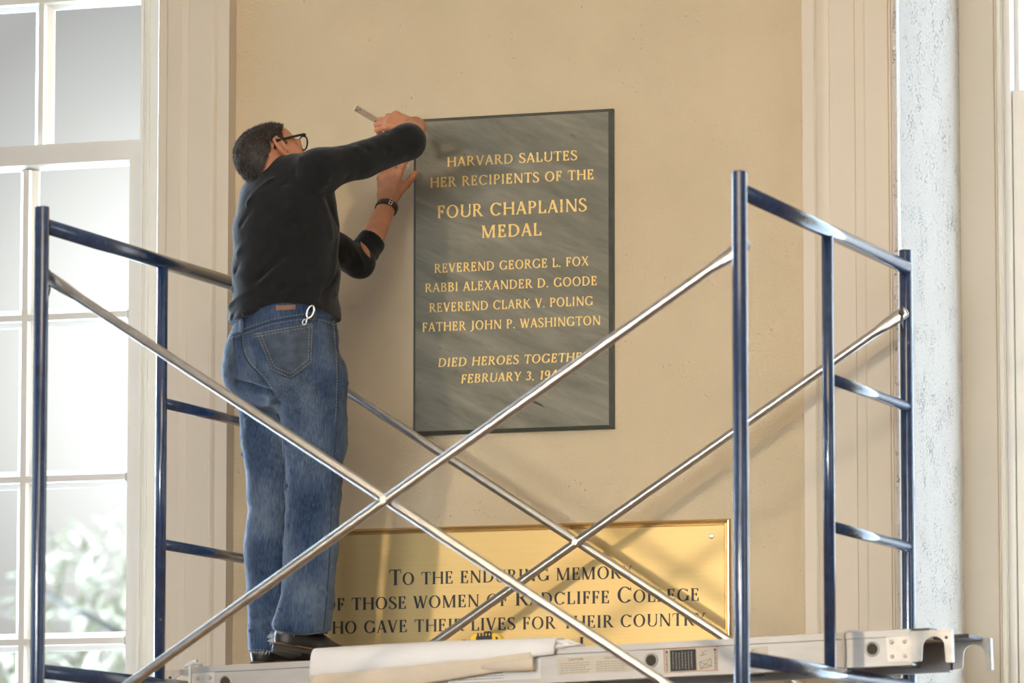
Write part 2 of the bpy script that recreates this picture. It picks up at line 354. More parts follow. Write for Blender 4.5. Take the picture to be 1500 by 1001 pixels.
def window(name, gx, pane, bar, sign, label, n=3):
    """gx: glass edge next to the pier; the sash runs away from it in direction -sign"""
    root = bpy.data.objects.new(name, None); COL.objects.link(root); root.location = (gx, YS, .9)
    tag(root, kind='structure', label=label)
    def X(u): return gx-sign*u
    far = n*pane+(n-1)*bar
    stile = .045
    def vb(mb, u0, u1, z0, z1, yf, yb, face=.30):
        xa, xb = sorted((X(u0), X(u1))); wd = xb-xa
        bar_v(mb, xa, xb, xa+wd*(.5-face/2), xb-wd*(.5-face/2), z0, z1, yf, yb)
    zr0, zr1 = P(125, 247, YG).z, P(125, 208.5, YS).z      # meeting rail
    zbot = .95
    # lower sash
    mb = MB()
    for k in range(1, n): vb(mb, k*pane+(k-1)*bar, k*(pane+bar), zbot, zr0, YS, YG)
    z = row_b[0]; rails = []
    while z > zbot+.2:
        bar_h(mb, z-hbar, z, z-hbar*.66, z-hbar*.34, min(X(0), X(far)), max(X(0), X(far)), YS-.0006, YG); rails.append(z); z -= pitch
    xs = sorted((X(far+.0095), X(-.0095)))
    mb.bbox((xs[0], YS+.0003, zr0+.016), (xs[1], YG+.004, zr1)); mb.bbox((xs[0], YS, zbot-.1), (xs[1], YG, zbot))
    mb.prism([(min(X(0), X(far)), YS+.001, zr0+.0165), (min(X(0), X(far)), YS+.012, zr0+.010), (min(X(0), X(far)), YG-.010, zr0+.004), (min(X(0), X(far)), YG, zr0), (min(X(0), X(far)), YG, zr0+.0165)], (abs(X(far)-X(0)), 0, 0))
    for u0, u1, v0, v1 in ((-stile-.010, -.010, 0, -.012), (far+.010, far+.05, far+.012, far)):
        xa, xb = sorted((X(u0), X(u1))); mb.bbox((xa, YS, zbot-.1), (xb, YG, zr1))
        ya = sorted((X(v0), X(v1))); mb.prism([(X(v0), YG, zbot), (X(v0), YG-.012, zbot), (X(v1), YS+.006, zbot), (X(v1), YG, zbot)], (0, 0, zr0-zbot))
    mb.build('lower_sash', M['sash'], root)
    g = MB(); g.bbox((min(X(0), X(far)), YG-.004, zbot), (max(X(0), X(far)), YG, zr0+.02)); g.build('pane', M['glass'], root)
    # putty line round the panes
    # upper sash
    mb = MB(); zu1 = 5.5; us = -.030*1
    def XU(u): return gx-sign*(u+us)
    ub = P(125, 12.5, YUG).z
    def vbu(u0, u1):
        xa, xb = sorted((XU(u0), XU(u1))); wd = xb-xa
        bar_v(mb, xa, xb, xa+wd*.36, xb-wd*.36, zr1-.05, zu1, YU, YUG)
    for k in range(1, n): vbu(k*pane+(k-1)*bar, k*(pane+bar))
    z = ub+hbar
    while z < zu1: bar_h(mb, z-hbar, z, z-hbar*.66, z-hbar*.34, min(XU(0), XU(far)), max(XU(0), XU(far)), YU-.0006, YUG); z += pitch
    xs = sorted((XU(far+.02), XU(-.02))); mb.bbox((xs[0], YU+.0004, zr1-.07), (xs[1], YUG, zr1-.02)); mb.bbox((xs[0], YU+.0004, zu1), (xs[1], YUG, zu1+.1))
    for u0, u1 in ((-stile, -.012), (far+.012, far+.05)):
        xa, xb = sorted((XU(u0), XU(u1))); mb.bbox((xa, YU, zr1-.07), (xb, YUG, zu1))
    for v0, v1 in ((0, -.014), (far, far+.014)):
        mb.prism([(XU(v0), YUG, zr1-.03), (XU(v0), YUG-.012, zr1-.03), (XU(v1), YU+.004, zr1-.03), (XU(v1), YUG, zr1-.03)], (0, 0, zu1-zr1))
    mb.build('upper_sash', M['sash'], root)
    g = MB(); g.bbox((min(XU(0), XU(far)), YUG-.004, zr1-.02), (max(XU(0), XU(far)), YUG, zu1)); g.build('pane', M['glass'], root)
    # jamb with parting beads
    mb = MB()
    for e, s2 in ((-stile-.012, 1), (far+.052, -1)):
        xe = X(e); o = sign*s2
        for q0, q1, y0, y1 in ((0, .010, YS-.022, YU), (.010, .024, YS-.016, YU+.06), (.024, .034, YS-.026, YU), (.034, .16, YS-.020, YU+.06)):
            xa, xb = sorted((xe+o*q0, xe+o*q1)); mb.bbox((xa, y0, .82), (xb, y1, 5.62))
    mb.bbox((min(X(0), X(far)), YS-.02, 5.58), (max(X(0), X(far)), YU+.06, 5.66))
    mb.build('window_frame', M['sash'], root)
    mb = MB(); xs = sorted((X(-.12), X(far+.12))); mb.bbox((xs[0], YS-.10, .80), (xs[1], YU+.05, .85)); mb.build('window_sill', M['sash'], root)
    return root
gxL = P(190.2, 580, YG).x; pane = gxL-P(55.5, 580, YG).x; barw = P(55.5, 580, YG).x-P(28.5, 580, YG).x
window('window_1', gxL, pane, barw, 1, 'white multi-pane sash window left of the plaster wall')
# right window: only its casing and the edge of its sashes show
ycs = YW-.02
xc = [P(v, 300, ycs).x for v in (1409, 1458.5, 1461.5, 1466.5)]
gxR = P(1513, 300, YSR+.04).x
sash_depths(YSR)
window('window_2', gxR, pane, barw, -1, 'white sash window at the right edge, beyond the white plaster return', 4)
c = xc; y = ycs
profile_pts = [(XR-.05, YW+.1), (XR-.05, y), (c[1]-.003, y), (c[1], y+.004), (c[1]+.002, y-.002), (c[2], y-.003), (c[2]+.002, y-.010), ((c[2]+c[3])/2, y-.016), (c[3], y-.012), (c[3]+.004, y+.02), (c[3]+.004, YW+.1)]
tag(profile('trim_4', profile_pts, .6, ZT, M['cream']), kind='structure')

# ------------------------------------------------------------------ trees beyond the windows
def tree(name, x, y, h, r, leafm, label, seed):
    q = random.Random(seed)
    root = empty(name, (x, y, 0), label, 'tree', 'trees outside the window')
    mb = MB(); mb.tube([(x, y, -.3), (x+.1, y, h*.35), (x-.1, y+.1, h*.7), (x, y, h)], [.16, .12, .08, .03], 10)
    for k in range(9):
        a = q.uniform(0, 6.28); z = h*q.uniform(.35, .85); e = Vector((x+math.cos(a)*r*.8, y+math.sin(a)*r*.8, z+r*.5))
        mb.tube([(x, y, z), tuple((Vector((x, y, z))+e)/2+Vector((0, 0, .1))), e], [.05, .035, .012], 6)
    mb.build('trunk', M['bark'], root)
    mb = MB()
    for k in range(3200):
        while True:
            p = Vector((q.uniform(-1, 1), q.uniform(-1, 1), q.uniform(-1, 1)))
            if .25 < p.length < 1: break
        c_ = Vector((x, y, h*.80))+Vector((p.x*r, p.y*r, p.z*h*.42))
        u = Vector((q.gauss(0, 1), q.gauss(0, 1), q.gauss(0, 1))).normalized(); v = ortho(u)[0]; s = q.uniform(.06, .13)
        b = len(mb.v); mb.v += [tuple(c_-u*s), tuple(c_+v*s*.45), tuple(c_+u*s), tuple(c_-v*s*.45)]; mb.f.append((b, b+1, b+2, b+3)); mb.sm.append(False)
    mb.build('foliage', leafm, root, fix=False)
tree('garden_tree', -7.6, 15.0, 3.6, 1.7, M['leaf_gold'], 'golden autumn tree outside, low at the left edge of the window', 3)
tree('garden_tree', -5.4, 17.5, 4.0, 1.6, M['leaf_green'], 'pale green tree outside behind the lower window panes', 5)

# ------------------------------------------------------------------ letters
def glyph_table(T, H, s, sh, flare):
    """capitals drawn as polygons; cap height 1, stems T, hairlines H, serifs s wide and sh high"""
    G = {}
    def rect(x0, y0, x1, y1): return [(x0, y0), (x1, y0), (x1, y1), (x0, y1)]
    def stem(x, y0=0, y1=1, w=T, bl=1, br=1, tl=1, tr=1):
        P_ = []; c = x+w/2; ws = w/2*flare
        P_.append([(c-w/2*(1.12 if flare < 1 else 1), y0), (c+w/2*(1.12 if flare < 1 else 1), y0), (c+ws, (y0+y1)/2), (c+w/2*(1.12 if flare < 1 else 1), y1), (c-w/2*(1.12 if flare < 1 else 1), y1), (c-ws, (y0+y1)/2)])
        for yy, sg, L, R in ((y0, 1, bl, br), (y1, -1, tl, tr)):
            if L: P_.append([(c-w/2-s, yy), (c, yy), (c, yy+sg*sh*2.2), (c-w/2, yy+sg*sh*2.2), (c-w/2-s*.25, yy+sg*sh*1.1), (c-w/2-s, yy+sg*sh*.8)][::sg])
            if R: P_.append([(c+w/2+s, yy), (c, yy), (c, yy+sg*sh*2.2), (c+w/2, yy+sg*sh*2.2), (c+w/2+s*.25, yy+sg*sh*1.1), (c+w/2+s, yy+sg*sh*.8)][::-sg])
        return P_
    def diag(x0, y0, x1, y1, w): return [[(x0-w/2, y0), (x0+w/2, y0), (x1+w/2, y1), (x1-w/2, y1)]]
    def foot(x, y, w, sg=1, L=1, R=1):
        return [[(x-w/2-s*L, y), (x+w/2+s*R, y), (x+w/2+s*R, y+sg*sh*.8), (x+w/2*.9, y+sg*sh*1.5), (x-w/2*.9, y+sg*sh*1.5), (x-w/2-s*L, y+sg*sh*.8)]]
    def arc(cx, cy, rx, ry, a0, a1, tx=T, ty=H, n=26, tilt=0):
        P_ = []; pr = None
        for k in range(n+1):
            a = R_(a0+(a1-a0)*k/n); o = (cx+rx*math.cos(a), cy+ry*math.sin(a))
            w_ = abs(math.cos(a+tilt)); th = ty+(tx-ty)*w_**1.5
            nn = Vector((math.cos(a)*ry, math.sin(a)*rx)).normalized()
            i = (o[0]-nn.x*th, o[1]-nn.y*th)
            if pr: P_.append([pr[0], o, i, pr[1]])
            pr = (o, i)
        return P_
    def stroke(pts, ws):
        P_ = []; pv = None
        # Catmull-Rom through pts
        V = [Vector(p) for p in pts]; out = []; ow_ = []
        for i in range(len(V)-1):
            p0, p1, p2, p3 = V[max(i-1, 0)], V[i], V[i+1], V[min(i+2, len(V)-1)]
            for k in range(8):
                t_ = k/8
                out.append(.5*((2*p1)+(p2-p0)*t_+(2*p0-5*p1+4*p2-p3)*t_*t_+(3*p1-p0-3*p2+p3)*t_**3)); ow_.append(ws[i]+(ws[i+1]-ws[i])*t_)
        out.append(V[-1]); ow_.append(ws[-1])
        for i, p in enumerate(out):
            d = (out[min(i+1, len(out)-1)]-out[max(i-1, 0)]).normalized(); n_ = Vector((-d.y, d.x))*ow_[i]/2
            c_ = (tuple(p+n_), tuple(p-n_))
            if pv: P_.append([pv[0], c_[0], c_[1], pv[1]])
            pv = c_
        return P_
    def tick(x, y0, y1, up):       # vertical terminal serif on horizontal bars
        return [[(x, y0), (x, y1), (x-H*.9, y1), (x-H*1.6, y0)]] if up else [[(x, y0), (x-H*1.6, y0), (x-H*.9, y1), (x, y1)]]
    h = H
    G['A'] = (diag(.09, 0, .345, 1, h)+diag(.60, 0, .345, 1.0, T*1.05)+[rect(.19, .30, .50, .30+h)]+foot(.09, 0, h)+foot(.60, 0, T), .69)
    G['V'] = (diag(.35, 0, .10, 1, T*1.05)+diag(.35, 0, .60, 1, h)+foot(.10, 1, T, -1)+foot(.60, 1, h, -1), .69)
    G['B'] = (stem(.09, br=0, tr=0)+[rect(.09, 1-h, .34, 1), rect(.09, .52, .34, .52+h), rect(.09, 0, .36, h)]+arc(.32, .76, .22, .24, -90, 90)+arc(.34, .28, .25, .28, -90, 90), .64)
    G['C'] = (arc(.42, .5, .37, .515, 42, 318)+[[(.73, .70), (.73, .97), (.705, .97), (.66, .84)], [(.735, .18), (.71, .17), (.64, .10), (.68, .09)]], .78)
    G['D'] = (stem(.09, br=0, tr=0)+[rect(.09, 1-h, .36, 1), rect(.09, 0, .36, h)]+arc(.34, .5, .41, .5, -90, 90), .80)
    G['E'] = (stem(.09, br=0, tr=0)+[rect(.09, 1-h, .50, 1), rect(.09, .50, .42, .50+h), rect(.09, 0, .52, h)]+tick(.51, 1, .76, 0)+tick(.54, 0, .25, 1)+tick(.43, .40, .50+h*.5, 1)+tick(.43, .64, .5+h*.5, 0), .60)
    G['F'] = (stem(.09, br=1, tr=0)+[rect(.09, 1-h, .49, 1), rect(.09, .49, .41, .49+h)]+tick(.50, 1, .75, 0)+tick(.42, .38, .49+h*.5, 1)+tick(.42, .63, .49+h*.5, 0), .55)
    G['G'] = (arc(.42, .5, .37, .515, 45, 325)+[[(.72, .70), (.72, .97), (.695, .97), (.65, .84)]]+stem(.63, .06, .42, bl=0, br=0), .82)
    G['H'] = (stem(.09)+stem(.61)+[rect(.09, .49, .66, .49+h)], .81)
    G['I'] = (stem(.10), .20+T)
    G['J'] = (stem(.18, .08, 1, bl=0, br=0)+stroke([(.18+T*.6, .16), (.17+T*.2, -.02), (.08, -.14), (.0, -.13)], [T, T*.8, h*1.1, h*1.6]), .27+T)
    G['K'] = (stem(.09)+diag(.20, .44, .60, 1, h)+diag(.66, 0, .32, .60, T*1.05)+foot(.66, 0, T)+foot(.60, 1, h, -1), .73)
    G['L'] = (stem(.09, br=0)+[rect(.09, 0, .52, h)]+tick(.55, 0, .28, 1), .58)
    G['M'] = (stem(.10, w=h, tr=0)+diag(.14, 1, .45, .0, T*1.05)+diag(.45, 0, .76, 1, h)+stem(.73, tl=0)+[rect(.04, 1-sh*.8, .14, 1)], .97)
    G['N'] = (stem(.11, w=h, tr=0, bl=1, br=1)+diag(.13, 1, .66, 0, T*1.1)+stem(.645, w=h, bl=0, br=0), .80)
    G['O'] = (arc(.42, .5, .375, .515, 0, 360, n=40), .84)
    G['P'] = (stem(.09, tr=0)+[rect(.09, 1-h, .34, 1), rect(.09, .45, .34, .45+h)]+arc(.32, .725, .24, .275, -90, 90), .60)
    G['R'] = (stem(.09, tr=0)+[rect(.09, 1-h, .34, 1), rect(.09, .48, .34, .48+h)]+arc(.32, .74, .23, .26, -90, 90)+diag(.63, 0, .32, .52, T*1.05)+foot(.64, 0, T*.9, 1, .2, 1), .70)
    G['S'] = (stroke([(.46, .78), (.40, .93), (.27, .985), (.12, .88), (.13, .68), (.29, .52), (.45, .36), (.48, .17), (.33, .02), (.16, .04), (.07, .24)], [h*.6, h*.9, h, T*.8, T, T*1.1, T, T*.85, h, h*.9, h*.6])+[[(.475, .74), (.475, .98), (.45, .98), (.43, .80)], [(.05, .02), (.075, .02), (.10, .2), (.05, .28)]], .56)
    G['T'] = (stem(.29, tl=0, tr=0)+[rect(.05, 1-h, .57+T*.4, 1)]+[[(.03, .74), (.055, .74), (.10, 1), (.05, 1)], [(.56+T*.4, 1), (.58+T*.4, .74), (.605+T*.4, .74), (.59+T*.4, 1)]], .60+T*.5)
    G['U'] = (stem(.09, .30, 1, bl=0, br=0)+stem(.60, .30, 1, w=h, bl=0, br=0)+arc(.345+h*.4, .32, .255+h*.6, .335, 180, 360, tx=(T+h)/2), .74)
    G['W'] = (diag(.30, 0, .10, 1, T)+diag(.30, 0, .48, .95, h)+diag(.66, 0, .46, 1, T)+diag(.66, 0, .87, 1, h)+foot(.10, 1, T, -1)+foot(.46, 1, T, -1)+foot(.87, 1, h, -1), .95)
    G['X'] = (diag(.60, 0, .12, 1, T*1.05)+diag(.10, 0, .58, 1, h)+foot(.60, 0, T)+foot(.10, 0, h)+foot(.12, 1, T, -1)+foot(.58, 1, h, -1), .70)
    G['Y'] = (stem(.30, 0, .48, tl=0, tr=0)+diag(.30+T/2, .42, .10, 1, T)+diag(.31+T/2, .42, .60, 1, h)+foot(.10, 1, T, -1)+foot(.60, 1, h, -1), .69)
    G['.'] = ([[(.12+.075*math.cos(R_(k*30)), .06+.075*math.sin(R_(k*30))) for k in range(12)]], .24)
    G[','] = ([[(.12+.075*math.cos(R_(k*30)), .06+.075*math.sin(R_(k*30))) for k in range(12)]]+[[(.19, .06), (.17, -.06), (.08, -.16), (.12, -.02)]], .26)
    G['1'] = (stem(.16, w=T, tl=0, tr=0)+[[(.16, .80), (.16+T*.6, 1), (.16+T*.3, 1), (.06, .86)]], .40)
    G['3'] = (arc(.25, .76, .21, .24, -80, 155)+arc(.25, .27, .25, .28, -155, 85), .54)
    G['4'] = (stem(.36, 0, 1, tl=0, tr=0, bl=0, br=0)+diag(.06, .28, .38, 1, h*1.1)+[rect(.03, .25, .54, .25+h*1.2)], .58)
    G['9'] = (arc(.28, .68, .24, .32, 0, 360, n=30)+stroke([(.47, .66), (.45, .35), (.32, .08), (.10, .0)], [T, T*.95, T*.6, h]), .58)
    G[' '] = ([], .34)
    return G
GR = glyph_table(.142, .060, .055, .028, 1.0)      # roman with slab serifs
GS = glyph_table(.135, .088, .028, .030, .80)     # incised letters with flared stems
def lettering(text, G, A, B, cap, Y, m, parent, slant=0., big=None, bigs=1.28, thick=.0012, track=.04):
    """text between wall points A and B (baseline ends), cap height in metres"""
    pos = 0; items = []
    for k, ch in enumerate(text):
        gs, wd = G[ch]; sc = bigs if big and k in big else 1
        items.append((gs, pos, sc)); pos += wd*sc+track
    total = pos-track
    sx_ = (B.x-A.x)/total; z0 = A.z; dz = (B.z-A.z)/total
    mb = MB(); n = 0
    for gs, p, sc in items:
        for poly in gs:
            n += 1; off = thick+(n % 9)*2.5e-5
            pts = [(A.x+(p+x*sc+slant*y*sc*cap/sx_*1)*sx_, Y-off, z0+dz*p+y*sc*cap) for x, y in poly]
            ar = sum(pts[i][0]*pts[(i+1) % len(pts)][2]-pts[(i+1) % len(pts)][0]*pts[i][2] for i in range(len(pts)))
            if ar < 0: pts = pts[::-1]
            b = len(mb.v); k_ = len(pts)
            mb.v += pts+[(q[0], Y+.0003, q[2]) for q in pts]
            mb.f.append(tuple(b+i for i in range(k_))); mb.sm.append(False)
            for i in range(k_):
                j = (i+1) % k_; mb.f.append((b+i, b+k_+i, b+k_+j, b+j)); mb.sm.append(False)
    return mb.build('lettering', m, parent, fix=False)

# ------------------------------------------------------------------ slate plaque
YP = -.030
sx0, sx1, sz0, sz1 = P(603.5, 600, YP).x, P(900.6, 400, 0).x, 3.094, 4.135
pl = empty('slate_plaque', ((sx0+sx1)/2, 0, sz0), 'tall green-grey slate plaque with gilded lettering on the tan wall', 'plaque')
mb = MB(); ch = .011
def rr(y, d): return [(sx0+d, y, sz0+d), (sx1-d, y, sz0+d), (sx1-d, y, sz1-d), (sx0+d, y, sz1-d)]
mb.quadstrip([rr(-.0005, 0), rr(-.018, 0), rr(-.0275, ch)], True, True, False); mb.build('slab', M['slate_edge'], pl)
mb = MB(); mb.quadstrip([rr(-.0270, ch+.0002), rr(YP+.0006, ch+.0002), rr(YP, ch+.001)], True, True, False); mb.build('face', M['slate'], pl)
W_ = lambda x, y: P(x, y, YP)
lines = [("HARVARD SALUTES", (654.2, 244.5), (846, 234.3), 14.2, 0), ("HER RECIPIENTS OF THE", (629.4, 275), (870.5, 262.5), 14.6, 0),
         ("FOUR CHAPLAINS", (639.8, 320.2), (860, 309.2), 18.8, 0), ("MEDAL", (704.6, 349), (794, 345), 18.6, 0),
         ("REVEREND GEORGE L. FOX", (635.8, 400.2), (862.5, 389), 13.4, .0), ("RABBI ALEXANDER D. GOODE", (622.2, 428.8), (875, 417.8), 13.4, 0),
         ("REVEREND CLARK V. POLING", (628.4, 457.8), (869, 447.3), 13.4, 0), ("FATHER JOHN P. WASHINGTON", (618.2, 486.4), (880, 475.9), 13.4, 0),
         ("DIED HEROES TOGETHER", (640.9, 538.1), (864, 529), 13, .12), ("FEBRUARY 3, 1943", (674.5, 561.9), (825, 554.6), 13, .12)]
for tx, a, b, cap, sln in lines:
    lettering(tx, GS, W_(*a), W_(*b), cap/449.5, YP, M['gold'], pl, sln)

# ------------------------------------------------------------------ brass plaque
YB = -.010
bx1, bz1 = P(1069.5, 800, -.012).x, 2.795
bxc = -.316; bx0 = 2*bxc-bx1; bz0 = 1.93
bp_ = empty('brass_plaque', (bxc, 0, bz0), 'wide polished brass memorial plaque with black lettering behind the scaffold plank', 'plaque')
def fr_(y, d): return [(bx0+d, y, bz0+d), (bx1-d, y, bz0+d), (bx1-d, y, bz1-d), (bx0+d, y, bz1-d)]
mb = MB(); mb.quadstrip([fr_(-.0005, .004), fr_(YB+.001, .019), fr_(YB, .0205)], True, True, False); mb.build('panel', M['brass'], bp_)
mb = MB()
mb.quadstrip([fr_(-.0005, 0), fr_(-.010, 0), fr_(-.015, .004), fr_(-.0155, .007), fr_(-.010, .012), fr_(-.0135, .016), fr_(-.0135, .018), fr_(-.0095, .0205)], True, False, False)
mb.build('rim', M['brass_rim'], bp_)
for px, py in ((1042, 786), (0, 0), (0, 1), (1, 1)):
    c = P(1042, 786, YB); c = Vector((c.x if px else 2*bxc-c.x, YB, c.z if py != 1 else 2.0))
    mb = MB(); n = 20
    R3 = lambda r, y: [(c.x+r*math.cos(2*math.pi*k/n), y, c.z+r*math.sin(2*math.pi*k/n)) for k in range(n)]
    mb.quadstrip([R3(.0085, YB+.0005), R3(.0085, YB-.001), R3(.006, YB-.0028), R3(.0022, YB-.0028), R3(.0020, YB-.0010)])
    mb.build('screw', M['screw'], bp_)
WB = lambda x, y: P(x, y, YB)
cap = 18.3/455
for tx, a, b, big, cp in (("TO THE ENDURING MEMORY", (569.3, 858), (926.4, 847.4), {0}, cap),
                          ("OF THOSE WOMEN OF RADCLIFFE COLLEGE", (473.5, 895.4), (1025, 880.3), {18, 28}, cap),
                          ("WHO GAVE THEIR LIVES FOR THEIR COUNTRY", (464, 929.6), (1034, 916.4), None, cap),
                          ("IN WORLD WAR I", (641, 961.5), (857, 957), {0, 3, 9, 13}, cap)):
    lettering(tx, GR, WB(*a), WB(*b), cp, YB, M['black_paint'], bp_, 0, big, 1.27)

# ------------------------------------------------------------------ scaffold
YN, YF, YM, XS = -2.0, -.22, -1.11, 1.067
ZTOP, RAIL, R2, R3_, RB = 3.602, 3.548, 3.111, 2.674, 2.242
def frame(x, label):
    root = empty('scaffold_ladder', (x, YM, 0), label, 'scaffold frame', 'blue scaffold end frames')
    B = M['blue']
    for y, r in ((YN, .0215), (YF, .0210)):
        mb = MB(); mb.hollow((x, y, .03), (x, y, ZTOP), r, r-.003); mb.build('post', B, root)
    mb = MB(); mb.tube([(x, YM, RB), (x, YM, RAIL)], .0175); mb.build('centre_post', B, root)
    mb = MB(); mb.tube([(x, YN+.012, RAIL), (x, YF-.012, RAIL)], .0225, 24); mb.build('top_rail', B, root)
    mb = MB(); mb.tube([(x, YN+.012, RB), (x, YF-.012, RB)], .0215, 24); mb.build('bottom_rail', B, root)
    mb = MB(); mb.tube([(x, YN+.012, .35), (x, YF-.012, .35)], .0215, 24); mb.build('bottom_rail', B, root)
    for z in (R2, R3_):
        mb = MB(); mb.tube([(x, YM+.008, z), (x, YF-.010, z)], .0165, 20); mb.build('rung', B, root)
    for y in (YN, YF):
        mb = MB(); mb.bbox((x-.06, y-.06, 0), (x+.06, y+.06, .012)); mb.tube([(x, y, .01), (x, y, .08)], .017); mb.build('base_plate', M['steel_dark'], root)
        s = 1 if y == YN else -1                # studs with gravity locks face into the frame
        for z in (ZU, ZL):
            mb = MB(); yy = y+s*.018
            mb.tube([(x, yy, z), (x, yy+s*.040, z)], .006, 12); mb.ball((x, yy+s*.041, z), .0085)
            mb.prism([(x-.0035, yy+s*.030, z+.018), (x-.0035, yy+s*.035, z+.024), (x-.0035, yy+s*.040, z+.018), (x-.0035, yy+s*.040, z-.035), (x-.0035, yy+s*.030, z-.055)], (.007, 0, 0))
            mb.build('brace_lock', M['steel_dark'], root)
    return root
ZU, ZC = 3.398, 2.711
ZL = 2*ZC-ZU
frame(-XS, 'blue tubular scaffold end frame left of the man')
frame(XS, 'blue tubular scaffold end frame on the right, topped by a pale shining rail')
def brace(y, label):
    root = empty('cross_brace', (0, y, ZC), label, 'cross brace', 'galvanised scaffold cross braces')
    r = .0142
    for k, (xa, xb) in enumerate(((-XS, XS), (XS, -XS))):
        dy = -.015 if k else .015
        a, b = Vector((xa, y+dy*.3, ZU)), Vector((xb, y+dy*.3, ZL)); d = (b-a).normalized()
        m_ = (a+b)/2; m_.y = y+dy
        mb = MB(); n = 24; rings = []
        up = d.cross(Vector((0, 1, 0))); L = (b-a).length
        for t_, fl in ((-.018, .25), (-.010, .5), (.0, .85), (.03, .8), (.06, .72), (.085, .35), (.115, 0), (L/2, 0), (L-.115, 0), (L-.085, .35), (L-.06, .72), (L-.03, .8), (L, .85), (L+.010, .5), (L+.018, .25)):
            c = a+d*t_; u_ = min(max(t_/L, 0), 1); c.y = y+dy*(1-abs(2*u_-1)**2*.7)
            ru = r*(1+.45*max(fl, 0)) if fl not in (.25, .5) else r*1.4*(.55 if fl == .25 else .9); rv = r*(1-.75*fl) if fl not in (.25, .5) else r*.3
            rings.append([c+up*(ru*math.cos(q))+Vector((0, 1, 0))*(rv*math.sin(q)) for q in [2*math.pi*i/n for i in range(n)]])
        mb.quadstrip(rings); mb.build('brace_tube', M['galv'], root)
    mb = MB(); mb.tube([(0, y-.032, ZC), (0, y+.032, ZC)], .005, 12); mb.tube([(0, y-.033, ZC), (0, y-.029, ZC)], .010, 16); mb.build('rivet', M['screw'], root)
    return root
brace(YN+.045, 'galvanised cross brace nearest the camera, crossing before the man\'s legs')
brace(YF-.040, 'galvanised cross brace close to the wall, crossing in front of the brass plaque')

# ------------------------------------------------------------------ plank
xa, xb = -1.033, 1.262
za, zb_ = 2.304, 2.3765
ex = Vector((xb-xa, 0, zb_-za)).normalized(); ey = Vector((0, 1, 0)); ez = ex.cross(ey)
LP = (xb-xa)/ex.x
PO = Vector((xa, -.93, za))                                  # near top corner at the left end
def K(u, v, w): return PO+ex*u+ey*v+ez*w                    # u along, v across (away), w up
pk = empty('scaffold_plank', K(LP/2, .24, -.1), 'long pale aluminium scaffold plank with end hooks that the man stands on', 'plank')
def kprism(mb, prof, u0, u1): mb.prism([K(u0, v, w) for v, w in prof], ex*(u1-u0))
mb = MB(); WID = .485; HT = .1045
for sgn, v0 in ((1, 0), (-1, WID)):
    f = lambda v: v0+sgn*v
    kprism(mb, [(f(-.004), 0), (f(.030), 0), (f(.030), -.004), (f(.006), -.006), (f(.006), -HT+.005), (f(.045), -HT+.004), (f(.045), -HT), (f(0), -HT), (f(0), -.021), (f(-.004), -.019)], 0, LP)
mb.build('side_rail', M['alu'], pk)
mb = MB(); mb.prism([K(.01, .030, -.004), K(.01, WID-.030, -.004), K(.01, WID-.030, -.016), K(.01, .030, -.016)], ex*(LP-.02)); mb.build('deck', M['plyw'], pk)
for u in (.12, .62, 1.15, 1.68, LP-.12):
    mb = MB(); kprism(mb, [(.007, -.05), (WID-.007, -.05), (WID-.007, -.085), (.007, -.085)], u-.02, u+.02); mb.build('crossbar', M['alu'], pk)
def disc(mb, c, r, d, n=24, th=.001):
    d = Vector(d); u_, v_ = ex, ez
    A = [c+u_*(r*math.cos(2*math.pi*k/n))+v_*(r*math.sin(2*math.pi*k/n)) for k in range(n)]
    mb.quadstrip([A, [p+d*th for p in A]])
def u_at(px, py): return (P(px, py, -.93).x-xa)/ex.x
for px, py in ((953, 972), (1277, 953), (329, 999)):
    u = u_at(px, py); w_ = -.053
    mb = MB(); n = 28
    R4 = lambda r, v: [K(u+r*math.cos(2*math.pi*k/n), v, w_+r*math.sin(2*math.pi*k/n)) for k in range(n)]
    mb.quadstrip([R4(.0225, .001), R4(.0225, -.0015), R4(.020, -.003), R4(.0165, -.002), R4(.0160, .0005)], True, False); mb.build('hole_rim', M['alu'], pk)
    mb = MB(); mb.quadstrip([R4(.0165, .001), R4(.0165, -.0006)]); mb.build('hole', M['hole'], pk)
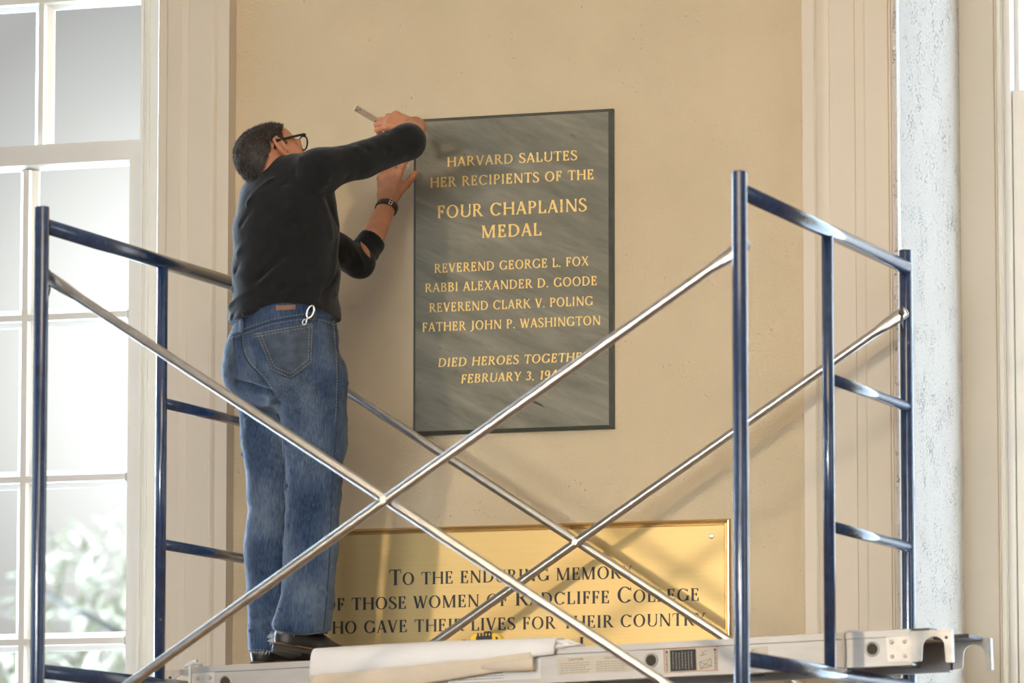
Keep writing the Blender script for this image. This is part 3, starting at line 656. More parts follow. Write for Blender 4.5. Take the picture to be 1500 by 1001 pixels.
def end_hook(u0, sg, v0, vs):
    """plate, casting and hook at one rail end; sg: +1 right end, vs: outward side of the rail"""
    mb = MB()
    pl_ = [K(u0-sg*.075, v0+vs*.0005, -.020), K(u0+sg*.0, v0+vs*.0005, -.016), K(u0, v0+vs*.0005, -HT+.010), K(u0-sg*.072, v0+vs*.0005, -HT+.012)]
    mb.prism(pl_, ey*(vs*.0025))
    # casting with an arch that drops over a rail
    co = .068 if sg > 0 else .036
    c_u, c_w, ri = u0+sg*co, -.062, .026
    pts = [(u0-sg*.006, -.006), (u0+sg*(co+.054), -.006), (u0+sg*(co+.056), -.020), (u0+sg*(co+.056), -.104), (u0+sg*(co+.036), -.104)]
    for k in range(0, 13):
        a = R_(0+180*k/12); pts.append((c_u+sg*(ri+.008)*math.cos(a), c_w+.006+(ri+.006)*math.sin(a)))
    pts += [(c_u-sg*(ri+.012), -.095), (u0-sg*.006, -.098)]
    mb.prism([K(a_, v0+vs*.001, b__) for a_, b__ in pts], ey*(-vs*.007))
    mb.prism([K(u0+sg*(co+.051), v0+vs*.006, -.008), K(u0+sg*(co+.057), v0+vs*.006, -.008), K(u0+sg*(co+.057), v0+vs*.006, -.103), K(u0+sg*(co+.051), v0+vs*.006, -.103)], ey*(-vs*.028))
    h = mb.build('hook', M['alu_cast'], pk)
    mr_ = MB()
    for du in (-.058, -.018):
        for dw in (-.036, -.078):
            c = K(u0+sg*du, v0+vs*.003, dw); n = 14
            R5 = lambda r, q: [c+ex*(r*math.cos(2*math.pi*k/n))+ez*(r*math.sin(2*math.pi*k/n))+ey*(vs*q) for k in range(n)]
            mr_.quadstrip([R5(.0062, -.001), R5(.0062, .0012), R5(.004, .0028)])
    c = K(u0+sg*(co+.040), v0+vs*.001, -.030); R6 = lambda r, q: [c+ex*(r*math.cos(2*math.pi*k/14))+ez*(r*math.sin(2*math.pi*k/14))+ey*(vs*q) for k in range(14)]
    mr_.build('rivet', M['alu'], h)
    md = MB(); md.quadstrip([R6(.005, -.001), R6(.005, .0008)]); md.build('pin_hole', M['hole'], h)
for u0, sg in ((LP, 1), (0, -1)):
    end_hook(u0, sg, 0, -1); end_hook(u0, sg, WID, 1)
mb = MB()     # end cap bar at the right end, darker
kprism(mb, [(.012, .002), (.10, .004), (.10, -.012), (.012, -.012)], LP-.01, LP+.055); kprism(mb, [(.30, -.002), (.47, -.002), (.47, -.014), (.30, -.014)], LP-.01, LP+.10); mb.build('end_lock', M['steel_dark'], pk)

# labels on the near rail
def pl_label(name, x0, x1, ytop, ybot, m, label=None):
    u0, u1 = u_at(x0, (ytop+ybot)/2), u_at(x1, (ytop+ybot)/2)
    w0 = (P((x0+x1)/2, ytop, -.93)-K((u0+u1)/2, 0, 0)).dot(ez); w1 = (P((x0+x1)/2, ybot, -.93)-K((u0+u1)/2, 0, 0)).dot(ez)
    mb = MB(); mb.prism([K(u0, 0, w0), K(u1, 0, w0), K(u1, 0, w1), K(u0, 0, w1)], ey*-.0006); o = mb.build(name, m, pk)
    if label: o['label'] = label
    return o, u0, u1, w0, w1
def label_text(parent, body, u, w_, size, m, rot=0, align='CENTER'):
    c = bpy.data.curves.new('t', 'FONT'); c.body = body; c.size = size; c.align_x = align; c.align_y = 'CENTER'; c.resolution_u = 3
    t_ = bpy.data.objects.new('t', c); COL.objects.link(t_)
    me = bpy.data.meshes.new_from_object(t_.evaluated_get(bpy.context.evaluated_depsgraph_get())); bpy.data.objects.remove(t_)
    ca, sa = math.cos(rot), math.sin(rot); o_ = K(u, -.0009, w_)
    for v in me.vertices:
        x, y_ = v.co.x*ca-v.co.y*sa, v.co.x*sa+v.co.y*ca
        v.co = o_+ex*x+ez*y_
    me.materials.clear(); me.materials.append(m)
    o = bpy.data.objects.new('lettering', me); COL.objects.link(o); attach(o, parent); return o
def rules(parent, u0, u1, ws, th, m, q, ragged=.25, name='fine_print'):
    mb = MB()
    for w_ in ws:
        u = u0
        e = u1-(u1-u0)*q.uniform(0, ragged)
        while u < e:
            l = q.uniform(.004, .012); v = min(u+l, e)
            mb.prism([K(u, -.0006, w_), K(v, -.0006, w_), K(v, -.0006, w_-th), K(u, -.0006, w_-th)], ey*-.0002); u = v+.002
    return mb.build(name, m, parent)
q = random.Random(4)
o, u0, u1, w0, w1 = pl_label('caution_label', 817, 924, 961, 987, M['lab_paper'], 'tan caution label in two columns'); h_ = w0-w1
for a_, b__ in ((.03, .46), (.52, .96)):
    ua, ub = u0+(u1-u0)*a_, u0+(u1-u0)*b__
    label_text(o, 'CAUTION', (ua+ub)/2, w0-h_*.16, h_*.20, M['lab_black'])
    rules(o, ua, ub, [w0-h_*(.34+.13*k) for k in range(5)], h_*.045, M['lab_grey'], q)
o, u0, u1, w0, w1 = pl_label('warning_label', 972, 1050.5, 949, 984.5, M['lab_paper'], 'warning label with a black text block and a small drawing'); h_ = w0-w1; L_ = u1-u0
mb = MB(); t_ = .0016
for (a0, a1, c0, c1) in ((u0, u1, w0, w0-t_), (u0, u1, w1+t_, w1), (u0, u0+t_, w0, w1), (u1-t_, u1, w0, w1)):
    mb.prism([K(a0, -.0006, c0), K(a1, -.0006, c0), K(a1, -.0006, c1), K(a0, -.0006, c1)], ey*-.0003)
mb.build('label_edge', M['lab_red'], o)
mb = MB(); mb.prism([K(u0+L_*.115, -.0006, w0-h_*.07), K(u0+L_*.60, -.0006, w0-h_*.07), K(u0+L_*.60, -.0006, w1+h_*.05), K(u0+L_*.115, -.0006, w1+h_*.05)], ey*-.0003); mb.build('black_block', M['lab_black'], o)
mb = MB()
for k in range(7):
    uu = u0+L_*(.16+.058*k); wtop = w0-h_*q.uniform(.14, .2)
    w_ = wtop
    while w_ > w1+h_*.14:
        l = h_*q.uniform(.04, .10); mb.prism([K(uu, -.0009, w_), K(uu+L_*.018, -.0009, w_), K(uu+L_*.018, -.0009, w_-l), K(uu, -.0009, w_-l)], ey*-.0002); w_ -= l+h_*.025
mb.build('fine_print', M['lab_grey'], o)
label_text(o, 'WARNING', u0+L_*.055, (w0+w1)/2-h_*.08, h_*.155, M['lab_black'], math.pi/2)
label_text(o, 'WARNING', u0+L_*.955, (w0+w1)/2-h_*.08, h_*.155, M['lab_black'], -math.pi/2)
mb = MB()
for uu in (u0+L_*.055, u0+L_*.955):
    mb.prism([K(uu-L_*.03, -.0006, w0-h_*.18), K(uu+L_*.03, -.0006, w0-h_*.18), K(uu, -.0006, w0-h_*.06)], ey*-.0003)
def sk(a_, b__, c_, d_):
    p0, p1 = K(u0+L_*a_, -.0008, w0-h_*b__), K(u0+L_*c_, -.0008, w0-h_*d_); mb.tube([p0, p1], .0006, 6)
for s4 in ((.66, .62, .88, .50), (.66, .62, .68, .90), (.68, .90, .88, .80), (.88, .50, .88, .80), (.66, .62, .88, .80), (.68, .90, .88, .50), (.70, .16, .74, .28), (.74, .28, .70, .36), (.74, .22, .80, .14), (.66, .36, .80, .30)): sk(*s4)
mb.build('pictogram', M['lab_black'], o)
o, u0, u1, w0, w1 = pl_label('instruction_label', 655, 791, 969, 998, M['lab_white'], 'white instruction label with small print'); h_ = w0-w1
rules(o, u0+.035, u1-.10, [w0-h_*(.2+.13*k) for k in range(6)], h_*.04, M['lab_grey'], q)
mb = MB(); mb.prism([K(u0+.006, -.0006, w1+h_*.15), K(u0+.022, -.0006, w1+h_*.15), K(u0+.022, -.0006, w1+h_*.42), K(u0+.006, -.0006, w1+h_*.42)], ey*-.0002); mb.build('flag_mark', M['blue'], o)
mb = MB()     # two handwritten scrawls
mb.tube([K(u1-.105+.008*k, -.0012, w0-h_*(.35+.12*math.sin(k*1.9))) for k in range(7)], .0009, 6); mb.tube([K(u1-.045+.004*k, -.0012, w0-h_*(.38+.05*math.sin(k*2))) for k in range(5)], .0009, 6); mb.build('scrawl', M['lab_black'], o)
o, u0, u1, w0, w1 = pl_label('stock_label', 1093, 1125, 949, 962, M['lab_paper']); label_text(o, 'AP 2', u0+(u1-u0)*.36, w0-(w0-w1)*.3, (w0-w1)*.36, M['lab_black'])

# ------------------------------------------------------------------ cords that tie the plank
mb = MB(); u = u_at(1237, 950)
mb.tube([K(u+.03, .03, .004), K(u+.012, -.002, .006), K(u, -.0095, -.003), K(u-.001, -.0115, -.02), K(u, -.0085, -.06), K(u-.003, -.009, -.10), K(u-.012, -.008, -.14), K(u-.03, .0, -.165), K(u-.03, .02, -.168)], .0042, 10)
tag(mb.build('tie_cord', M['cord']), 'white tie cord looped over the right end of the aluminium plank', 'cord')
mb = MB()
pts = [K(.0, -.003, -.10), K(-.008, -.008, -.05), K(-.004, -.010, .002), K(.012, -.004, .014), K(.010, .012, .020), K(-.012, .006, .014), K(-.022, -.006, .002), K(-.010, -.012, .004), K(.006, -.010, .012), K(.022, -.006, .008), K(.030, .004, .006)]
mb.tube(pts, .0048, 10); tag(mb.build('tie_cord', M['cord']), 'white knotted cord at the left end of the aluminium plank', 'cord')

# ------------------------------------------------------------------ folded cloths over the plank edge
def sheet(name, m, sec, u0, u1, label, seed, n=90, parent=None):
    """sec(t, s): centre-line point (v, w) and half thickness for 0<=s<=1"""
    mb = MB(); rings = []; S = 26
    for i in range(n+1):
        t_ = i/n; top = []; bot = []
        for j in range(S+1):
            s_ = j/S; v, w_, th = sec(t_, s_); v2, w2, _ = sec(t_, min(s_+.01, 1.0)); v1, w1_, _ = sec(t_, max(s_-.01, 0))
            d = Vector((v2-v1, w2-w1_)); d = d.normalized() if d.length > 1e-9 else Vector((1, 0)); nn = Vector((-d.y, d.x))
            e = math.sqrt(max(1-(2*s_-1)**12, 0)); th *= max(e, .15)
            pz = noise.noise(Vector((t_*7, s_*2.2, seed)))*.004+noise.noise(Vector((t_*22, s_*5, seed+9)))*.0014
            uu = u0+(u1-u0)*t_+.004*math.sin(s_*7+seed)*(1 if 0 < i < n else 1)
            top.append(K(uu, v+nn.x*(th+pz), w_+nn.y*(th+pz))); bot.append(K(uu, v-nn.x*(th-pz*.3), w_-nn.y*(th-pz*.3)))
        rings.append(top+bot[::-1])
    mb.quadstrip(rings, True, True, True); return mb.build(name, m, parent)
uw0, uw1 = u_at(459, 965), u_at(816, 948)
def path(pts, s_):
    L = [0]
    for a, b in zip(pts, pts[1:]): L.append(L[-1]+math.hypot(b[0]-a[0], b[1]-a[1]))
    x = s_*L[-1]
    for k in range(len(pts)-1):
        if x <= L[k+1] or k == len(pts)-2:
            f = (x-L[k])/max(L[k+1]-L[k], 1e-9); return tuple(pts[k][c_]+(pts[k+1][c_]-pts[k][c_])*f for c_ in (0, 1))
def smooth_path(pts):
    for _ in range(3):
        o = [pts[0]]
        for a, b in zip(pts, pts[1:]): o += [tuple(.75*a[c]+.25*b[c] for c in (0, 1)), tuple(.25*a[c]+.75*b[c] for c in (0, 1))]
        pts = o+[pts[-1]]
    return pts
def white(t_, s_):
    low = -.072+.036*t_**1.0
    hgt = .016+.006*math.sin(t_*3.0)-.004*t_
    pts = smooth_path([(.17, .020), (.08, .024), (.02, .022+hgt*.3), (-.014, .018), (-.024, -.006), (-.024, low+.014)])
    v, w_ = path(pts, s_); return v, w_, hgt*.85*(1-.35*t_)
def cream(t_, s_):
    low = -.130+.075*t_
    pts = smooth_path([(-.016, -.012-.0*t_), (-.022, -.03+.01*t_), (-.026, low*.7), (-.022, low)])
    v, w_ = path(pts, s_); return v, w_, .012
uc0, uc1 = u_at(460, 985), u_at(783, 965)
tag(sheet('canvas_cloth', M['cloth_cream'], cream, uc0, uc1, '', 11), 'rolled cream canvas cloth hanging below the white sheet', 'cloth')
ws_ = tag(sheet('dust_sheet', M['cloth_white'], white, uw0, uw1, '', 3), 'folded white dust sheet lying over the plank edge beside the man\'s shoes', 'cloth')
mb = MB()      # frayed end of the dust sheet
for k in range(34):
    v = q.uniform(-.018, .05); w_ = .004+q.uniform(-.004, .016); ln = q.uniform(.03, .095)
    p0 = K(uw1-.012, v, w_); mb.tube([p0, p0+ex*ln*.5+ez*q.uniform(-.004, .004), K((p0-PO).dot(ex)+ln, v, q.uniform(.002, .006))], [.0045, .004, .0015], 6)
mb.build('frayed_edge', M['cloth_white'], ws_)
# rolled end of the canvas
mb = MB(); c0 = K(uc1-.04, -.030, -.040); n = 24
for r_, a_ in ((.020, 0), ):
    A = lambda uu, r, sq=1: [K(uu, -.030+r*math.cos(2*math.pi*k/n)*.75, -.048+r*1.05*math.sin(2*math.pi*k/n)) for k in range(n)]
    mb.quadstrip([A(uc1-.16, .010), A(uc1-.10, .017), A(uc1-.03, .0195), A(uc1+.006, .020), A(uc1+.008, .018), A(uc1+.004, .0145), A(uc1-.03, .012)])
mb.build('rolled_end', M['cloth_cream'], bpy.data.objects['canvas_cloth'])

# ------------------------------------------------------------------ tape measure
c = P(714, 931, -.80); u = (c.x-xa)/ex.x
tm = empty('tape_measure', K(u, .13, 0), 'yellow and black tape measure on the plank behind the white dust sheet', 'tape measure')
def rbox(mb, u0, u1, v0, v1, prof, n=8):
    """rounded-top body: prof = corner radius"""
    w0, w1 = 0.001, prof[0]; r = prof[1]; pts = [(u0, w0), (u1, w0)]
    for k in range(n+1): a = R_(90*k/n); pts.append((u1-r+r*math.cos(a), w1-r+r*math.sin(a)))
    for k in range(n+1): a = R_(90+90*k/n); pts.append((u0+r+r*math.cos(a), w1-r+r*math.sin(a)))
    mb.prism([K(a, v0, b) for a, b in pts], ey*(v1-v0))
mb = MB(); rbox(mb, u-.050, u+.050, .11, .155, (.064, .022)); mb.build('case', M['yellow'], tm, bevel=.004)
mb = MB()
for k in range(-2, 3): rbox(mb, u-.004+.0105*k-.0035+.004, u+.004+.0105*k-.001+.0, .1085, .1565, (.0655, .003), 3)
mb.prism([K(u-.030, .109, .038), K(u+.026, .109, .038), K(u+.022, .109, .056), K(u-.026, .109, .056)], ey*-.002)
mb.build('rubber_grip', M['black_rubber'], tm)
mb = MB(); mb.prism([K(u+.036, .109, .030), K(u+.043, .109, .030), K(u+.043, .109, .048), K(u+.037, .109, .052)], ey*-.003); mb.prism([K(u-.006, .12, .066), K(u+.010, .12, .066), K(u+.010, .145, .066), K(u-.006, .145, .066)], ez*.004); mb.build('thumb_lock', M['black_rubber'], tm)
# ------------------------------------------------------------------ smooth solids for the figure
ER, ED, EU = Vector((math.cos(YAW), math.sin(YAW), 0)), Vector((-math.sin(YAW), math.cos(YAW), 0)), Vector((0, 0, 1))
def rdu(r, d, u=0): return ER*r+ED*d+EU*u
class Field:
    def __init__(s, lo, hi, h):
        s.h = h; s.lo = np.array(lo, float); s.n = tuple(int(math.ceil((hi[i]-lo[i])/h))+1 for i in range(3))
        s.v = np.full(s.n, .5, np.float32)
    def block(s, lo, hi):
        a = [max(0, int((lo[i]-s.lo[i])/s.h)) for i in range(3)]; b = [min(s.n[i], int((hi[i]-s.lo[i])/s.h)+2) for i in range(3)]
        if any(b[i] <= a[i] for i in range(3)): return None
        sl = tuple(slice(a[i], b[i]) for i in range(3))
        g = np.meshgrid(*[s.lo[i]+s.h*np.arange(a[i], b[i]) for i in range(3)], indexing='ij', sparse=True)
        return sl, g
    def put(s, lo, hi, fn, k=.0, op='add'):
        m = k+.025; r = s.block([lo[i]-m for i in range(3)], [hi[i]+m for i in range(3)])
        if r is None: return
        sl, g = r; d = fn(*g).astype(np.float32); a = s.v[sl]
        if op == 'add':
            if k > 0: hh = np.maximum(k-np.abs(a-d), 0)/k; s.v[sl] = np.minimum(a, d)-hh*hh*k*.25
            else: s.v[sl] = np.minimum(a, d)
        else:
            if k > 0: hh = np.maximum(k-np.abs(a+d), 0)/k; s.v[sl] = np.maximum(a, -d)+hh*hh*k*.25
            else: s.v[sl] = np.maximum(a, -d)
    def cone(s, p0, p1, r0, r1, k=.0, op='add'):
        p0, p1 = np.array(p0, float), np.array(p1, float); R = max(r0, r1); ax = p1-p0; L2 = float(ax@ax)+1e-12
        def fn(x, y, z):
            qx, qy, qz = x-p0[0], y-p0[1], z-p0[2]
            t_ = np.clip((qx*ax[0]+qy*ax[1]+qz*ax[2])/L2, 0, 1)
            return np.sqrt((qx-t_*ax[0])**2+(qy-t_*ax[1])**2+(qz-t_*ax[2])**2)-(r0+(r1-r0)*t_)
        s.put(np.minimum(p0, p1)-R, np.maximum(p0, p1)+R, fn, k, op)
    def seg(s, p0, p1, u, ab0, ab1, k=.0, op='add', flat=False, cap=.8):
        """elliptic limb section: half widths a along u and b across, at both ends"""
        p0, p1 = Vector(p0), Vector(p1); w_ = (p1-p0); L = w_.length; w_ /= L
        u = (Vector(u)-w_*Vector(u).dot(w_)).normalized(); v = w_.cross(u); R = max(*ab0, *ab1)
        p = np.array(p0); U, V_, W3 = np.array(u), np.array(v), np.array(w_)
        def fn(x, y, z):
            qx, qy, qz = x-p[0], y-p[1], z-p[2]
            a_ = qx*U[0]+qy*U[1]+qz*U[2]; b_ = qx*V_[0]+qy*V_[1]+qz*V_[2]; c_ = qx*W3[0]+qy*W3[1]+qz*W3[2]
            t_ = np.clip(c_/L, 0, 1); A = ab0[0]+(ab1[0]-ab0[0])*t_; B = ab0[1]+(ab1[1]-ab0[1])*t_; m_ = np.minimum(A, B)
            if flat: return np.maximum((np.sqrt((a_/A)**2+(b_/B)**2)-1)*m_, np.maximum(-c_, c_-L))
            zz = (c_-t_*L)/(m_*cap)
            return (np.sqrt((a_/A)**2+(b_/B)**2+zz**2)-1)*m_
        lo = np.minimum(np.array(p0), np.array(p1))-R; hi = np.maximum(np.array(p0), np.array(p1))+R
        s.put(lo, hi, fn, k, op)
    def ell(s, c, rad, M3=None, k=.0, op='add'):
        c = np.array(c, float); M3 = np.array(M3) if M3 is not None else np.eye(3); R = max(rad); m_ = min(rad)
        def fn(x, y, z):
            qx, qy, qz = x-c[0], y-c[1], z-c[2]
            q_ = [qx*M3[0][i]+qy*M3[1][i]+qz*M3[2][i] for i in range(3)]
            a = np.sqrt(sum((q_[i]/rad[i])**2 for i in range(3))); b = np.sqrt(sum((q_[i]/rad[i]**2)**2 for i in range(3)))+1e-9
            return a*(a-1)/b
        s.put(c-R, c+R, fn, k, op)
    def mesh(s):
        v = s.v; sg = v < 0; n = s.n
        cnt = np.zeros((n[0]-1, n[1]-1, n[2]-1), np.int8)
        offs = [(i, j, k) for i in (0, 1) for j in (0, 1) for k in (0, 1)]
        for i, j, k in offs: cnt += sg[i:n[0]-1+i, j:n[1]-1+j, k:n[2]-1+k]
        act = (cnt > 0) & (cnt < 8); ii = np.argwhere(act); idx = -np.ones(act.shape, np.int32); idx[act] = np.arange(len(ii))
        acc = np.zeros((len(ii), 3)); num = np.zeros(len(ii))
        cv = {o: v[ii[:, 0]+o[0], ii[:, 1]+o[1], ii[:, 2]+o[2]].astype(float) for o in offs}
        for a in offs:
            for ax in range(3):
                if a[ax] == 0:
                    b = list(a); b[ax] = 1; b = tuple(b); m_ = (cv[a] < 0) != (cv[b] < 0)
                    t_ = cv[a][m_]/(cv[a][m_]-cv[b][m_]); pnt = np.tile(np.array(a, float), (m_.sum(), 1)); pnt[:, ax] += t_
                    acc[m_] += pnt; num[m_] += 1
        V = (ii+acc/num[:, None])*s.h+s.lo
        Fs = []
        for ax in range(3):
            b_, c_ = (ax+1) % 3, (ax+2) % 3
            s0 = np.take(sg, range(n[ax]-1), ax); s1 = np.take(sg, range(1, n[ax]), ax); e = np.argwhere(s0 != s1)
            e = e[(e[:, b_] > 0) & (e[:, c_] > 0) & (e[:, b_] < n[b_]-1) & (e[:, c_] < n[c_]-1)]
            ins = sg[e[:, 0], e[:, 1], e[:, 2]]; q_ = []
            for db, dc in ((1, 1), (0, 1), (0, 0), (1, 0)):
                t_ = e.copy(); t_[:, b_] -= db; t_[:, c_] -= dc; q_.append(idx[t_[:, 0], t_[:, 1], t_[:, 2]])
            q_ = np.stack(q_, 1); q_[~ins] = q_[~ins][:, ::-1]; Fs.append(q_)
        return V, np.concatenate(Fs)
def obj_from(name, V, Fq, m, parent=None, smooth=True):
    me = bpy.data.meshes.new(name); me.vertices.add(len(V)); me.vertices.foreach_set('co', np.asarray(V, np.float32).ravel())
    me.loops.add(len(Fq)*4); me.loops.foreach_set('vertex_index', np.asarray(Fq, np.int32).ravel())
    me.polygons.add(len(Fq)); me.polygons.foreach_set('loop_start', np.arange(0, len(Fq)*4, 4, dtype=np.int32))
    me.update(calc_edges=True); me.polygons.foreach_set('use_smooth', [smooth]*len(Fq)); me.update(); me.validate()
    o = bpy.data.objects.new(name, me); COL.objects.link(o); me.materials.append(m)
    if parent: attach(o, parent)
    return o
def vnormals(V, Fq):
    n = np.cross(V[Fq[:, 2]]-V[Fq[:, 0]], V[Fq[:, 3]]-V[Fq[:, 1]]); out = np.zeros_like(V)
    for i in range(4): np.add.at(out, Fq[:, i], n)
    return out/(np.linalg.norm(out, axis=1, keepdims=True)+1e-12)
def relax(V, Fq, it=2):
    for _ in range(it):
        acc = np.zeros_like(V); num = np.zeros(len(V))
        for a, b in ((0, 1), (1, 2), (2, 3), (3, 0)):
            np.add.at(acc, Fq[:, a], V[Fq[:, b]]); np.add.at(num, Fq[:, a], 1)
            np.add.at(acc, Fq[:, b], V[Fq[:, a]]); np.add.at(num, Fq[:, b], 1)
        V = V+(acc/num[:, None]-V)*.5
    return V
def project(V):
    d = V-np.array(CAM); z = d@np.array(FW); return 750+F*(d@np.array(RT))/z, 500.5-F*(d@np.array(UP))/z, z-T0
def fbm(V, sc, seed):
    return np.array([noise.fractal(Vector((v[0]*sc[0]+seed, v[1]*sc[1], v[2]*sc[2])), 1.0, 2.0, 3) for v in V])
def folds(V, Nn, lst):
    """cloth folds: ridges (h>0) or creases (h<0) along segments of the figure, given by their two end points on the cloth"""
    out = np.zeros(len(V))
    for a, b, wd, h_ in lst:
        a, b = np.array(a), np.array(b); ax = b-a; L2 = ax@ax
        t_ = (V-a)@ax/L2; tc_ = np.clip(t_, 0, 1); q_ = V-a-tc_[:, None]*ax; dd = (q_**2).sum(1)
        out += h_*np.exp(-dd/wd**2)*np.sin(np.pi*np.clip(t_*.9+.05, 0, 1))**.5
    return V+Nn*out[:, None]

S_ = T0/F       # metres per pixel at the man
FWH = rdu(.79, .61).normalized(); RVH = rdu(.61, -.79).normalized()      # hips: forward, right
FWC = rdu(.86, .51).normalized(); RVC = rdu(.51, -.86).normalized()      # chest
# joints
hipR, hipL = J(455, 545, -.085), J(392, 545, .085)
kneeR, kneeL = J(457, 715, -.085), J(393, 715, .085)
ankR, ankL = J(449, 900, -.085), J(396, 925, .085)
shR, elR = J(468, 249, -.13), J(597, 208, .02)
wrR = J(608, 186, .26)
shL, elL = J(445, 336, .14), J(527, 386, .34)
wrL = J(567, 303, .565)
neckB = J(412, 284, .05)

# hand ------------------------------------------------------------
def rot_about(v, axis, a): return Matrix.Rotation(a, 3, axis)@v
def hand(f, Wp, fd, pn, thumb_sg, curls, spread=(.10, .03, -.03, -.10), thumb=None, sc=1.0, tk=.008):
    """Wp wrist, fd towards the knuckles, pn out of the palm, thumb_sg*lat is the thumb side; curls: per finger (mcp, pip, dip) in degrees"""
    fd = Vector(fd).normalized(); pn = Vector(pn); pn = (pn-fd*pn.dot(fd)).normalized(); lat = fd.cross(pn)*thumb_sg
    tips = []
    lens = ((.044, .026, .022), (.048, .031, .023), (.044, .029, .023), (.035, .022, .020))
    rad = ((.0098, .0088, .0080, .0068), (.0100, .0090, .0082, .0070), (.0096, .0086, .0078, .0066), (.0086, .0076, .0069, .0058))
    offs = (.030, .0095, -.0105, -.029); mc = (.090, .094, .089, .080)
    W0 = Vector(Wp)
    for i in range(4):
        K_ = W0+fd*mc[i]*sc+lat*offs[i]*sc-pn*.002
        f.cone(W0+lat*(offs[i]*.45)*sc, K_, .0150*sc, .0115*sc, .014)
        f.cone(K_-pn*.003, K_-pn*.004+fd*.002, .0108*sc, .0108*sc, .008)       # knuckle
        d = (fd+lat*spread[i]).normalized(); ax = d.cross(pn).normalized(); p = K_
        for j in range(3):
            d = rot_about(d, ax, R_(curls[i][j])); e = p+d*lens[i][j]*sc
            f.cone(p, e, rad[i][j]*sc, rad[i][j+1]*sc, .006 if j == 0 else .003)
            if j < 2: f.cone(e-d*.002, e+d*.001, rad[i][j+1]*1.05*sc, rad[i][j+1]*1.05*sc, .003)
            p = e
        tips.append(p)
    # heel of the palm, thenar
    f.cone(W0+fd*.018*sc+lat*.018*sc+pn*.010, W0+fd*.058*sc+lat*.026*sc+pn*.008, .016*sc, .013*sc, .014)
    f.cone(W0+fd*.018*sc-lat*.018*sc+pn*.008, W0+fd*.060*sc-lat*.024*sc+pn*.006, .013*sc, .011*sc, .014)
    a, b, c = thumb or ((.45, .75, .35), (.8, .35, .25), (.95, .05, .2))
    p = W0+fd*.026*sc+lat*.026*sc+pn*.010; prs = ((.0150, .0118), (.0112, .0102), (.0102, .0078))
    for q_, L, r2 in zip((a, b, c), (.044, .034, .027), prs):
        e = p+(fd*q_[0]+lat*q_[1]+pn*q_[2]).normalized()*L*sc; f.cone(p, e, r2[0]*sc, r2[1]*sc, .008 if r2[0] > .013 else .003); p = e
    tips.append(p); return tips

# head ------------------------------------------------------------
hf = rdu(.84, .54, 0).normalized(); hu = EU.copy(); hl = hu.cross(hf).normalized()        # forward, up, left
HP, HRoll = R_(18), R_(-29)
Mh = Matrix((hf, hl, hu)).transposed()
Mh = Mh@Matrix.Rotation(-HP, 3, 'Y')@Matrix.Rotation(HRoll, 3, 'X')
HC = J(401, 234, .03)
def hp(x, y, z): return HC+Mh@Vector((x, y, z))
def hell(f, x, y, z, r, k, op='add', ry=0, rz=0): f.ell(hp(x, y, z), r, Mh@Matrix.Rotation(rz, 3, 'Z')@Matrix.Rotation(ry, 3, 'Y'), k, op)
def hcone(f, a, b, r0, r1, k, op='add'): f.cone(hp(*a), hp(*b), r0, r1, k, op)
def skull(f, g=0.0):
    hell(f, -.020, 0, .028, (.093+g, .075+g, .083+g), 0)
    hell(f, -.042, 0, .008, (.063+g, .068+g, .078+g), .02)
    hell(f, .030, 0, .040, (.066+g, .066+g, .070+g), .03)
def face(f):
    skull(f)
    hell(f, .040, 0, -.035, (.056, .058, .070), .03)           # cheeks and upper jaw
    hell(f, .052, 0, -.088, (.036, .040, .028), .03)           # chin
    for s in (1, -1):
        hcone(f, (.070, s*.018, -.095), (.004, s*.056, -.062), .017, .016, .03)      # jaw line
        hcone(f, (.060, s*.050, -.022), (.020, s*.064, -.012), .013, .010, .02)      # cheekbone
        hell(f, .092, s*.033, .004, (.012, .017, .011), .010, 'sub')                 # eye socket
        hell(f, .084, s*.032, .003, (.0125, .0125, .0115), .002)                     # eye
        hcone(f, (.088, s*.046, .018), (.098, s*.014, .020), .0065, .0075, .012)     # brow
    hcone(f, (.096, 0, .012), (.118, 0, -.026), .0075, .0105, .012)                  # nose
    for s in (1, -1): hell(f, .106, s*.011, -.030, (.010, .008, .008), .008)
    hell(f, .092, 0, -.056, (.010, .024, .0065), .006); hell(f, .090, 0, -.066, (.010, .021, .0075), .006)
    hell(f, .099, 0, -.0605, (.012, .022, .0016), .003, 'sub')
    for s in (1, -1):                                          # ears
        E_ = Matrix.Rotation(s*R_(-22), 3, 'Z')
        def ep(x, z): return (.001+x*1.15, s*(.0730+.42*max(0, -x+.006)), -.010+z*1.15)
        rim = [ep(.010, .004), ep(.006, .024), ep(-.006, .034), ep(-.019, .027), ep(-.022, .008), ep(-.015, -.012), ep(-.004, -.026), ep(.006, -.024)]
        hell(f, -.005, s*.0760, -.010, (.019, .006, .030), .004, rz=s*R_(-18))
        for a_, b_ in zip(rim, rim[1:]):
            hcone(f, (a_[0], a_[1]+s*.006, a_[2]), (b_[0], b_[1]+s*.006, b_[2]), .0042, .0042, .004)
        hell(f, .003, s*.0845, -.018, (.0065, .006, .011), .003, 'sub')
        hcone(f, (-.006, s*.083, .006), (-.006, s*.082, -.012), .0040, .0035, .004)
    # neck
    f.seg(hp(-.022, 0, -.045), neckB, Mh@Vector((1, 0, 0)), (.058, .056), (.066, .064), .03)
lo = Vector((min(hp(0, 0, 0).x, neckB.x)-.35, -1.0, 2.3)); 

